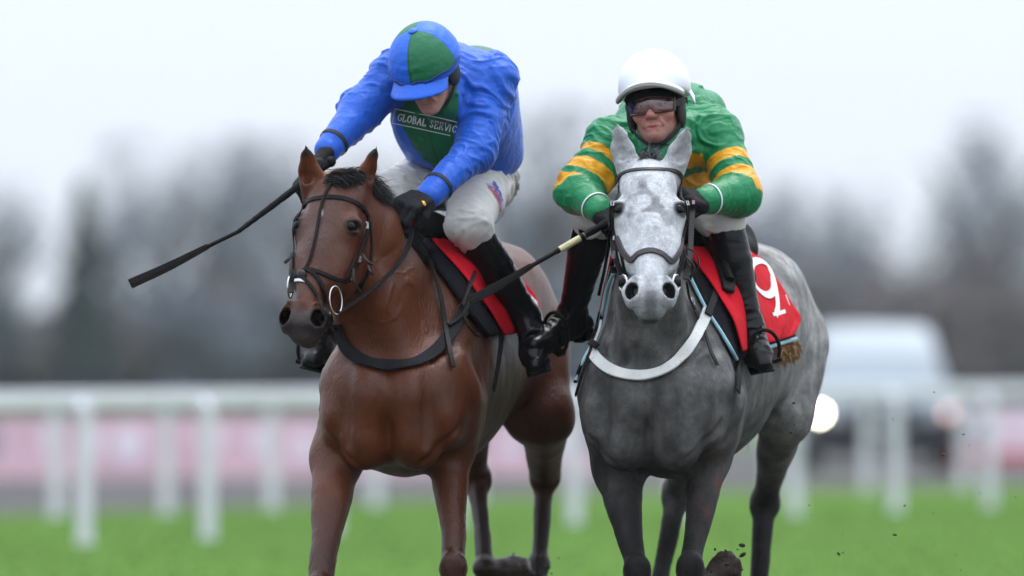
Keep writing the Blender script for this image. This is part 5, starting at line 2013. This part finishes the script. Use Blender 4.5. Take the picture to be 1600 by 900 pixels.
# ---------------------------------------------------------------- grey: bridle
LIM = (-.5, .22)
m_hairg = mat('mane_grey', (.10, .10, .11), rough=.6, noise=(80, .5))
m_hairk = mat('mane_black', (.006, .005, .006), rough=.42, spec=.35, noise=(60, .5))
brg = empty('bridle', GH.o); brg.parent = grey; brg.location = Vector(GH.o.tolist()) - grey.location
a = MB(); strap_px(a, G, [(963, 292), (967, 276), (984, 267), (1012, 264.5), (1044, 265.5), (1062, 271), (1068, 290)], .013, .0045); a.build('browband', m_brown, brg)
for s, pts in ((-1, [(963, 290), (959, 318), (958, 348), (962, 372), (969, 392)]), (1, [(1068, 290), (1072, 318), (1073, 348), (1071, 372), (1065, 392)])):
    a = MB(); strap_px(a, G, pts, .012, .0045); strap_px(a, G, [(p[0] + s * 4, p[1]) for p in pts[1:]], .009, .0045, .004); a.build('cheekpiece', m_leather, brg)
    bk = MB()
    for q in (pts[1], pts[3]):
        P, n = cast(G, [q], .004); buckle(bk, P[0], n[0], (0, 0, 1), .0055)
    bk.build('buckle', m_steel, brg)
a = MB(); strap_px(a, G, [(965, 372), (973, 392), (984, 406), (990, 404), (999, 396), (1016, 391.5), (1033, 396), (1044, 405), (1051, 408), (1061, 394), (1069, 374)], .020, .006, n=8); a.build('noseband', m_brown, brg)
a = MB()
for s in (-1, 1):
    c = GH(s * .058, -.085, .470)
    a.ring(c + GH.R[0] * s * .020, .026, .0035, GH.R[0] + np.array([0, -.5, 0]) * s, 26, 8)
    a.tube([c - GH.R[0] * s * .05, c + GH.R[0] * s * .022], .009, 10)
a.build('bit', m_steel, brg)
a = MB()
for s in (-1, 1):
    a = MB(); c = GH(s * .058, -.085, .470)
    a.tube(spline([c - GH.R[0] * s * .012, c + GH.R[0] * s * .035 + np.array([0, 0, .001])], 2), .0125, 12)
    a.build('bit_guard', m_rubber, brg)
# straps from cheek to bit, curb and loose ends
for s, pts in ((-1, [(970, 392), (974, 412), (979, 430)]), (1, [(1064, 392), (1064, 412), (1060, 432)])):
    a = MB(); strap_px(a, G, pts, .012, .0045); a.build('bit_strap', m_leather, brg)
for pts, w_ in (([W(1072, 388, -.05), W(1086, 396, -.06), W(1091, 410, -.07), W(1086, 424, -.07), W(1074, 432, -.08)], .011),
                ([W(1070, 400, -.02), W(1078, 408, -.06), W(1084, 420, -.06), W(1078, 436, -.08)], .010),
                ([W(1066, 380, -.03), W(1070, 396, -.06), W(1066, 415, -.08), W(1058, 430, -.10)], .010),
                ([W(962, 384, .0), W(964, 400, -.04), W(970, 418, -.07), W(978, 432, -.10)], .012),
                ([W(958, 372, .0), W(964, 392, -.03), W(973, 410, -.05)], .008)):
    a = MB(); grip_rein(a, pts, w_); a.build('bit_strap', m_leather, brg)
a = MB()
grip_rein(a, [W(1072, 437, -.12), W(1078, 400, .0), W(1080, 360, .20), W(1082, 328, .36)], .018)
grip_rein(a, [W(970, 430, -.12), W(960, 400, .0), W(956, 366, .20), W(952, 342, .36)], .018)
a.build('rein', m_rubber, brg)
a = MB()
LIM = (.0, 2.4)
P1 = [W(1073, 442, -.12), W(1077, 465, -.02), W(1086, 484, .10)]
grip_rein(a, P1, .008)
a.build('martingale', m_leather, brg); a = MB()
strap_px(a, G, [(1079, 472), (1090, 495), (1101, 520), (1110, 548), (1121, 571)], .013, .004, .012)
a.build('martingale', m_leather, brg); a = MB()
strap_px(a, G, [(925, 540), (917, 565), (908, 592), (900, 618)], .014, .004, .014)
a.build('martingale', m_leather, brg)
a = MB(); P, n = cast(G, [(1079, 471), (928, 528), (962, 398), (1074, 388)], .012)
for p_, n_ in zip(P, n):
    a = MB(); buckle(a, p_, n_, (.3, 0, 1), .010); a.build('buckle', m_steel, brg)

# breast girth
LIM = (.14, 2.4)
bgr = empty('breast_girth', gt(0, 0, 1.2)); bgr.parent = grey; bgr.location = Vector(gt(0, 0, 1.2).tolist()) - grey.location
a = MB(); strap_px(a, G, [(906, 492), (912, 520), (922, 545), (940, 568), (968, 583), (1002, 587), (1034, 580), (1060, 562), (1080, 536), (1096, 508), (1106, 484), (1119, 452)], .037, .007, .010, n=7, sm=4); a.build('band', m_girth, bgr)
a = MB(); strap_px(a, G, [(1122, 448), (1112, 474), (1106, 492)], .026, .006, .020); a.build('billet', m_leather, bgr); a = MB(); strap_px(a, G, [(905, 480), (906, 505), (916, 528)], .024, .006, .020)
a.build('billet', m_leather, bgr); a = MB(); strap_px(a, G, [(914, 530), (926, 536), (934, 542)], .022, .006, .021); a.build('billet', m_leather, bgr)

# saddle cloths
def cloth(S, name, parent, m, front, rear, nu, nv, off, th=.004, **k):
    P, N = patch_px(S, front, rear, nu, nv, off, **k)
    return put(name, mesh_np(name, *sheet(P, th, N)), m, parent), P, N
def binding(P, N, r, m, parent, name='binding', ry=None):
    MB().tube(P, r, 8, up=N).build(name, m, parent)
sg = empty('saddle_cloth', gt(.2, .8, 1.2)); sg.parent = grey; sg.location = Vector(gt(.2, .8, 1.2).tolist()) - grey.location
o1, P, N = cloth(G, 'pad', sg, m_pad, [(1068, 412), (1082, 440), (1103, 482), (1129, 522), (1151, 561)], [(1100, 385), (1125, 420), (1146, 470), (1160, 510), (1172, 556)], 10, 26, .012, .012)
binding(P[0, 3:], N[0, 3:], .0065, m_ltblue, sg)
o1, P, N = cloth(G, 'pad', sg, m_pad, [(962, 418), (950, 447), (934, 490), (914, 538), (888, 592)], [(925, 400), (916, 440), (908, 490), (898, 540), (880, 596)], 8, 26, .012, .012)
binding(P[0, 2:], N[0, 2:], .0065, m_ltblue, sg)
o1, P, N = cloth(G, 'number_cloth', sg, m_red, [(1070, 386), (1098, 425), (1128, 472), (1146, 510), (1158, 549)], [(1160, 384), (1190, 405), (1217, 438), (1236, 472), (1248, 497), (1240, 524)], 60, 44, .026, .004, ripple=.010, seed=5)
o2, P2, N2 = cloth(G, 'pad', sg, m_pad, [(1150, 530), (1170, 552)], [(1236, 500), (1243, 529)], 20, 8, .014, .006)
binding(P2[:, -1], N2[:, -1], .0075, m_ltblue, sg)
o1, P_, N_ = cloth(G, 'number_cloth', sg, m_red, [(960, 402), (945, 422), (930, 446), (921, 470), (917, 496)], [(930, 395), (922, 420), (915, 446), (910, 470), (908, 490)], 10, 20, .022, .004)
# the figure on the number cloth lies on the rippled cloth itself
def on_sheet(P, N):
    Pf, Nf = P.reshape(-1, 3), N.reshape(-1, 3)
    s = PXM * CAM_D / (CAM_D + Pf[:, 1])
    uv = np.stack([800 + Pf[:, 0] * s, HOR - (Pf[:, 2] - CAM_H) * s], 1)
    def f(Q2):
        out, nn = [], []
        for q in np.atleast_2d(Q2)[:, :2]:
            d = ((uv - q) ** 2).sum(1)
            i = np.argsort(d)[:6]; w_ = 1 / (d[i] + .5); w_ /= w_.sum()
            n_ = nrm((Nf[i] * w_[:, None]).sum(0))
            y = (Pf[i, 1] * w_).sum()
            p = W(q[0], q[1], y) + n_ * .0040
            out.append(p); nn.append(n_)
        return np.array(out), np.array(nn)
    return f
fn = on_sheet(P, N)
a = MB()
def glyph_px(mb, ch, o, ux, uy, w_, fn):
    for pl in GLYPH[ch][0]:
        Q = np.array([np.array(o, float) + np.array(ux) * x + np.array(uy) * y for x, y in pl])
        Q = spline([(q[0], q[1], 0) for q in Q], 6)[:, :2]
        P, n = fn(Q)
        mb.strap(smooth_path(P, 2), w_, .0015, smooth_path(n, 2))
glyph_px(a, '9', (1180, 488), (50, 4), (-21, -82), .027, fn)
P9, n9 = fn([(1206, 492), (1216, 490), (1225, 487)]); a.strap(P9, .013, .0015, n9)
P9, n9 = fn([(1226, 462), (1229, 470), (1232, 478)]); a.strap(P9, .006, .0015, n9)
a.build('number', m_white, sg)
# fleece showing below
fl = []
for i in range(9):
    c_, n_ = cast(G, [(1216 + i * 3.6, 548 - i * 1.2)], .012)
    fl.append(c_[0])
hair('fleece', sg, m_fleece, fl, 500, .05, lambda t: (.1, -.3, -1), .004, 5, spread=.007, wild=.5)

# saddle
sd = empty('saddle', gt(0, .85, 1.5)); sd.parent = grey; sd.location = Vector(gt(0, .85, 1.5).tolist()) - grey.location
def saddle(S, t, m, parent, z0=0):
    Q = box_solid([t(-.2, .6, 1.6), t(.2, 1.25, 1.3)], .12, .008)
    for s in (-1, 1):
        Q.cap(t(0, .66, 1.555 + z0), t(s * .17, .78, 1.40 + z0), .045, .038, .04)
        Q.cap(t(s * .05, .72, 1.54 + z0), t(s * .10, 1.12, 1.50 + z0), .045, .05, .05)
    Q.cap(t(0, .66, 1.56 + z0), t(0, 1.15, 1.535 + z0), .05, .06, .05)
    Q.cap(t(-.08, 1.15, 1.545 + z0), t(.08, 1.15, 1.545 + z0), .05, .05, .04)
    V, F = Q.mesh(); return put('seat', mesh_np('seat', V, F), m, parent)
saddle(G, gt, m_saddle, sd)
cloth(G, 'flap', sd, m_saddle, [(1076, 358), (1092, 372), (1112, 398), (1124, 425), (1130, 452)], [(1120, 356), (1130, 375), (1142, 400), (1148, 430), (1146, 458)], 12, 22, .034, .010)
a = MB(); strap_px(a, G, [(1082, 352), (1104, 372), (1124, 402), (1137, 440)], .030, .022, .034, sm=5); a.build('knee_roll', m_saddle, sd)
cloth(G, 'flap', sd, m_saddle, [(958, 352), (948, 372), (938, 398), (930, 425), (922, 452)], [(930, 350), (920, 375), (915, 400), (911, 430), (908, 455)], 10, 20, .034, .010)
a = MB(); strap_px(a, G, [(1157, 552), (1155, 580), (1152, 612)], .034, .005, .010); a.build('girth', m_dkgirth, sd)

def stirrup(c, ax, upv, r, parent, leather):
    """iron: arch with a flat tread, hung on a leather"""
    st = MB(); ax = nrm(ax); u = nrm(np.asarray(upv, float) - ax * (np.asarray(upv) @ ax)); v = np.cross(ax, u)
    P = [c + v * math.sin(t) * r * .85 + u * (math.cos(t) * r * 1.15) for t in np.linspace(-2.35, 2.35, 24)]
    P = [P[-1] * .5 + P[0] * .5] + P + [P[-1] * .5 + P[0] * .5]
    st.tube(np.array(P), .0065, 8, up=ax)
    bt_ = (P[1] + P[-2]) / 2
    st.box(bt_, (.045, .016, .006), np.array([v, ax, u]))
    st.build('stirrup', m_rubber, parent)
    lt = MB(); lt.strap(spline(leather + [c + u * r * 1.12], 6), .022, .005, ax); lt.build('stirrup_leather', m_leather, parent)
stirrup(W(868, 522, .88), (-.7, -.6, -.25), (.55, 0, .8), .068, sd, [W(925, 450, .98), W(903, 478, .95)])
stirrup(W(1195, 545, gtR[1] + .05), (.25, -.9, -.3), (-.3, 0, 1), .058, sd, [W(1172, 440, gaR[1] + .10), W(1186, 500, gaR[1] + .04)])

# manes and forelocks
hair('forelock', grey, m_hairg, [GH(-.014, -.055, -.028), GH(0, -.048, -.030), GH(.014, -.055, -.028)], 420, .050, lambda t: (.5 * (t - .5), -.5, .5), .0016, 21, wild=.7, spread=.006, droop=1.6)
mg = [W(1014, 250, .12), W(1014, 275, .28), W(1018, 310, .45), W(1026, 345, .62)]
mgp, _ = G.project(mg, 0)
hair('mane', grey, m_hairg, mgp, 500, .08, lambda t: (.5, .3, .5), .002, 22)
# tail streaming behind
tp_ = gt(0, 1.86, 1.40)
def tail(t, parent, m, seed, name='tail'):
    R = [t(0, 1.80, 1.36), t(0, 1.90, 1.38), t(0, 1.98, 1.30)]
    a_ = MB(); a_.tube(spline([t(0, 1.72, 1.34), t(0, 1.88, 1.38), t(0, 1.99, 1.26), t(.02, 2.03, 1.10)], 5), np.linspace(.035, .012, 16), 10)
    dk = a_.build('dock', m, parent)
    hair(name, parent, m, [t(0, 1.90, 1.36), t(0, 1.98, 1.24), t(.0, 2.03, 1.10)], 1500, .60, lambda q: (.0, 1.0, .05), .0028, seed, seg=10, droop=.35, wild=.12, spread=.02)
m_tailg = mat('tail_grey', (.32, .32, .33), rough=.6, noise=(50, .3))
tail(gt, grey, m_tailg, 31)
tail(bt, bay, m_hairk, 32)
# wisps of the grey's tail seen below the flank
hair('tail_wisps', grey, m_tailg, [W(1150, 640, 2.05), W(1160, 655, 2.1), W(1165, 640, 2.1)], 120, .12, lambda t: (.55, .2, -.35 + t), .0018, 37, wild=.5, spread=.015)

# ---------------------------------------------------------------- bay: bridle
LIM = (-.5, .34)
brb = empty('bridle', BH.o); brb.parent = bay; brb.location = Vector(BH.o.tolist()) - bay.location
a = MB(); strap_px(a, B, [(474, 324), (478, 316), (494, 310), (524, 308), (550, 314), (566, 324), (575, 338)], .0155, .0045); a.build('browband', m_leather, brb)
a = MB(); strap_px(a, B, [(516, 288), (508, 304), (501, 326), (496, 355), (489, 388), (482, 410), (474, 424)], .010, .004, .004); a.build('face_strap', m_leather, brb)
a = MB()
strap_px(a, B, [(576, 336), (574, 362), (569, 388), (558, 414), (546, 438)], .0135, .0045, .002)
strap_px(a, B, [(572, 346), (566, 372), (556, 402), (548, 420), (540, 436)], .009, .0045, .006)
a.build('cheekpiece', m_leather, brb); a = MB()
strap_px(a, B, [(474, 322), (462, 345), (458, 372), (458, 410), (457, 436)], .012, .0045, .002)
a.build('cheekpiece', m_leather, brb)
a = MB()
strap_px(a, B, [(578, 345), (580, 372), (580, 400), (573, 430), (560, 455)], .010, .004, .002)
a.build('throat_lash', m_leather, brb)
a = MB()
strap_px(a, B, [(457, 438), (463, 430), (474, 422), (488, 422), (506, 428), (524, 436), (540, 440)], .014, .005, .003)
strap_px(a, B, [(457, 424), (467, 430), (480, 440), (492, 456), (500, 474), (506, 492)], .012, .005, .005)
strap_px(a, B, [(478, 420), (490, 428), (500, 440), (507, 460), (510, 480), (514, 500), (518, 515)], .013, .005, .004)
a.build('noseband', m_leather, brb)
a = MB(); P, n = cast(B, [(471, 428)], .008)
a.ball(P[0], (.020, .008, .014), np.array([nrm(np.cross(n[0], (0, 0, 1))), n[0], (0, 0, 1)])); a.build('noseband_boss', m_brown, brb)
a = MB(); P, n = strap_px(a, B, [(462, 438), (470, 438), (480, 440)], .010, .005, .003); a.build('noseband_fleece', m_white, brb)
c = cast(B, [(521, 478)], .022)[0][0]
a = MB()
rax = nrm((.75, -.65, .1))
a.ring(c + np.array([.008, -.012, .018]), .024, .0023, (.60, -.80, .1), 32, 8, ry=.045)
a.ball(c + np.array([-.016, -.020, -.026]), (.009, .009, .009))
a.tube([c + np.array([-.018, -.016, -.026]), c + np.array([-.05, .02, -.02])], .007, 8)
c2 = cast(B, [(455, 446)], .006)[0][0]
a.ring(c2 + np.array([-.003, -.004, -.006]), .018, .0034, (.9, -.4, 0), 26, 8, ry=.034)
a.build('bit', m_steel, brb)
a = MB(); a.ball(c + np.array([-.030, -.008, -.075]), (.010, .008, .008)); a.build('lip_bulb', mat('tongue_pink', (.55, .05, .10), rough=.4), brb)
a = MB()
P, n = cast(B, [(571, 352), (560, 404), (548, 432)], .006)
for p_, n_ in zip(P, n):
    a = MB(); buckle(a, p_, n_, (.1, 0, 1), .009); a.build('buckle', m_steel, brb)
P, n = cast(B, [(668, 402)], .008); a = MB(); buckle(a, P[0], n[0], (.2, 0, 1), .013); a.build('buckle', m_steel, brb)
a = MB()
grip_rein(a, [W(566, 398, .02), W(573, 408, -.02), W(583, 414, -.02)], .010)
grip_rein(a, [W(575, 416, .02), W(578, 424, -.02), W(583, 430, -.02)], .009)
grip_rein(a, [W(552, 420, -.02), W(553, 440, -.05), W(562, 456, -.04)], .010)
grip_rein(a, [W(458, 396, .10), W(452, 405, .04), W(445, 411, .04)], .012)
grip_rein(a, [W(516, 492, -.10), W(514, 508, -.10), W(520, 520, -.08)], .012)
a.build('strap_end', m_leather, brb)
a = MB()
grip_rein(a, [c + np.array([.015, -.015, -.022]), *cast(B, [(548, 477), (585, 450), (618, 418), (637, 388)], .022)[0], W(644, 358, .40)], .017, 10)
grip_rein(a, [W(455, 458, -.06), W(462, 400, .24), W(520, 340, .50), W(600, 335, .46)], .017, 10)
a.build('rein', m_rubber, brb)

# breast girth of the bay
LIM = (.12, 2.4)
bgb = empty('breast_girth', bt(0, 0, 1.2)); bgb.parent = bay; bgb.location = Vector(bt(0, 0, 1.2).tolist()) - bay.location
a = MB(); strap_px(a, B, [(526, 505), (532, 530), (548, 552), (576, 566), (610, 571), (646, 567), (676, 552), (700, 526), (716, 500), (730, 470)], .041, .007, .008, n=7, sm=4); a.build('band', m_dkgirth, bgb)
a = MB()
strap_px(a, B, [(655, 372), (668, 396), (678, 425), (687, 458), (693, 492), (699, 530), (708, 574)], .018, .005, .014)
a.build('strap', m_leather, bgb); a = MB()
strap_px(a, B, [(700, 508), (722, 492), (736, 462), (741, 430)], .013, .005, .018)
a.build('strap', m_leather, bgb); a = MB()
strap_px(a, B, [(722, 490), (730, 508), (742, 522), (749, 524)], .010, .005, .020)
a.build('strap', m_leather, bgb)

sb = empty('saddle_cloth', bt(.2, .8, 1.2)); sb.parent = bay; sb.location = Vector(bt(.2, .8, 1.2).tolist()) - bay.location
o1, P, N = cloth(B, 'pad', sb, m_pad, [(646, 356), (672, 400), (706, 450), (738, 496), (764, 527)], [(660, 346), (692, 395), (730, 440), (760, 482), (780, 522)], 10, 26, .014, .014)
o1, P, N = cloth(B, 'number_cloth', sb, m_red, [(647, 340), (688, 390), (728, 436), (760, 480), (789, 524)], [(700, 335), (755, 385), (800, 425), (835, 460), (847, 488), (836, 515)], 56, 44, .026, .004, ripple=.010, seed=9)
fn = on_sheet(P, N)
a = MB(); P9, n9 = fn([(822, 462), (830, 468), (838, 476)]); a.strap(P9, .022, .0015, n9); a.build('number', m_white, sb)
sdb = empty('saddle', bt(0, .85, 1.5)); sdb.parent = bay; sdb.location = Vector(bt(0, .85, 1.5).tolist()) - bay.location
saddle(B, bt, m_saddle, sdb)
cloth(B, 'flap', sdb, m_saddle, [(694, 342), (726, 380), (752, 418), (764, 452)], [(704, 338), (736, 372), (764, 415), (776, 450)], 12, 20, .036, .010)
a = MB(); strap_px(a, B, [(783, 522), (779, 560), (770, 610)], .034, .005, .010); a.build('girth', m_dkgirth, sdb); a = MB(); strap_px(a, B, [(742, 425), (732, 450), (722, 478)], .014, .005, .03); a.build('strap', m_leather, sdb)
stirrup(W(835, 545, .84), (.3, -.9, -.3), (-.2, 0, 1), .056, sdb, [W(806, 440, .98), W(822, 500, .92)])
stirrup(W(487, 548, .92), (-.4, -.85, -.3), (.3, 0, 1), .058, sdb, [W(512, 470, 1.0), W(502, 505, .98)])

hair('forelock', bay, m_hairk, [W(512, 284, .12), W(524, 276, .12), W(538, 274, .13), W(552, 280, .16)], 2400, .062, lambda t: (.95, -.30, .10 + .2 * t), .0012, 41, wild=.30, spread=.008, droop=1.5)
crest = [W(560, 285, .26), W(585, 310, .42), W(612, 345, .58), W(640, 372, .72), W(655, 385, .85)]
cp, _ = B.project(crest, 0)
hair('mane', bay, m_hairk, cp, 5200, .10, lambda t: (.75, .05, .30), .0016, 43, wild=.25, spread=.014, droop=2.2, seg=7)
hair('mane', bay, m_hairk, cp[:2], 60, .09, lambda t: (1, 0, .3), .0012, 47, wild=.7, spread=.008, droop=.4, seg=7)

# ---------------------------------------------------------------- whips
def whip(label, A, Bp, C_, r0, tape=None):
    t = empty('whip', A, label, 'whip', 'riders whips')
    u = nrm(Bp - A)
    L = np.linalg.norm(Bp - A)
    gp = spline([A - u * .10, A + u * L * .5, Bp], 14)
    rr = r0 * (1 - .45 * np.linspace(0, 1, len(gp))) * (1 + .07 * np.sin(np.arange(len(gp)) * 1.9))
    MB().tube(gp, rr, 12).build('grip', m_rubber, t)
    MB().ball(A - u * .10, (r0 * 1.35,) * 3).build('knob', m_rubber, t)
    sh = MB(); sh.tube(spline([Bp, lerp(Bp, C_, .35)], 6), r0 * .5, 10); sh.build('shaft', m_leather, t)
    fl_ = MB(); v = nrm(C_ - Bp)
    st_ = lerp(Bp, C_, .28)
    P = spline([st_, lerp(st_, C_, .5) + np.array([0, 0, -.004]), C_], 8)
    for o in (-.0042, .0042):
        nn = nrm(np.cross(v, (0, 1, 0)))
        fl_.strap(P + nn * o, np.interp(np.linspace(0, 1, len(P)), [0, .25, .5, 1], [.010, .015, .020, .024]), .006, (.05, -1, .2))
    fl_.build('flap', m_leather, t)
    if tape:
        a0, a1 = tape
        MB().tube([lerp(A, Bp, a0), lerp(A, Bp, a1)], r0 * .78, 12).build('tape', mat('tape_cream', (.62, .56, .32), rough=.6, bump=(90, .6)), t)
    return t
whip('long black whip held out to the side by the rider in blue', W(479, 281, .50), W(372, 362, .44), W(203, 444, .36), .0135)
whip('black whip with a cream taped band held by the rider in green', W(950, 347, .36), W(868, 394, .32), W(733, 471, .26), .0145, (.45, .92))

# ---------------------------------------------------------------- flying turf and mud
m_mud = mat('mud', (.035, .028, .020), rough=.9, bump=(60, 1))
r = np.random.default_rng(77)
md = MB()
for i in range(34):      # crumbs of turf dropping from the raised hooves
    cx_, cy_, dd = ((1135, 880, .55), (825, 886, 1.8))[i % 2]
    s_ = r.uniform(.003, .010)
    R = np.linalg.qr(r.normal(size=(3, 3)))[0]
    md.ball(W(cx_ + r.normal() * 20, cy_ + r.normal() * 12, dd + r.normal() * .05), (s_ * r.uniform(.8, 1.8), s_, s_ * .7), R, 6, 4)
for i in range(30):
    px_, py_ = (r.uniform(1215, 1590), r.uniform(590, 895)) if i < 36 else (r.uniform(1130, 1560), r.uniform(470, 640))
    s_ = r.uniform(.0015, .0055) * (.75 if i % 7 else 1.3)
    R = np.linalg.qr(r.normal(size=(3, 3)))[0]
    md.ball(W(px_, py_, r.uniform(.2, 1.6)), (s_ * r.uniform(.8, 2.2), s_, s_ * .6), R, 6, 4)
tag(md.build('mud_flecks', m_mud, smooth=False), 'small dark flecks of mud and grass thrown up at the right', 'mud', kind='stuff')
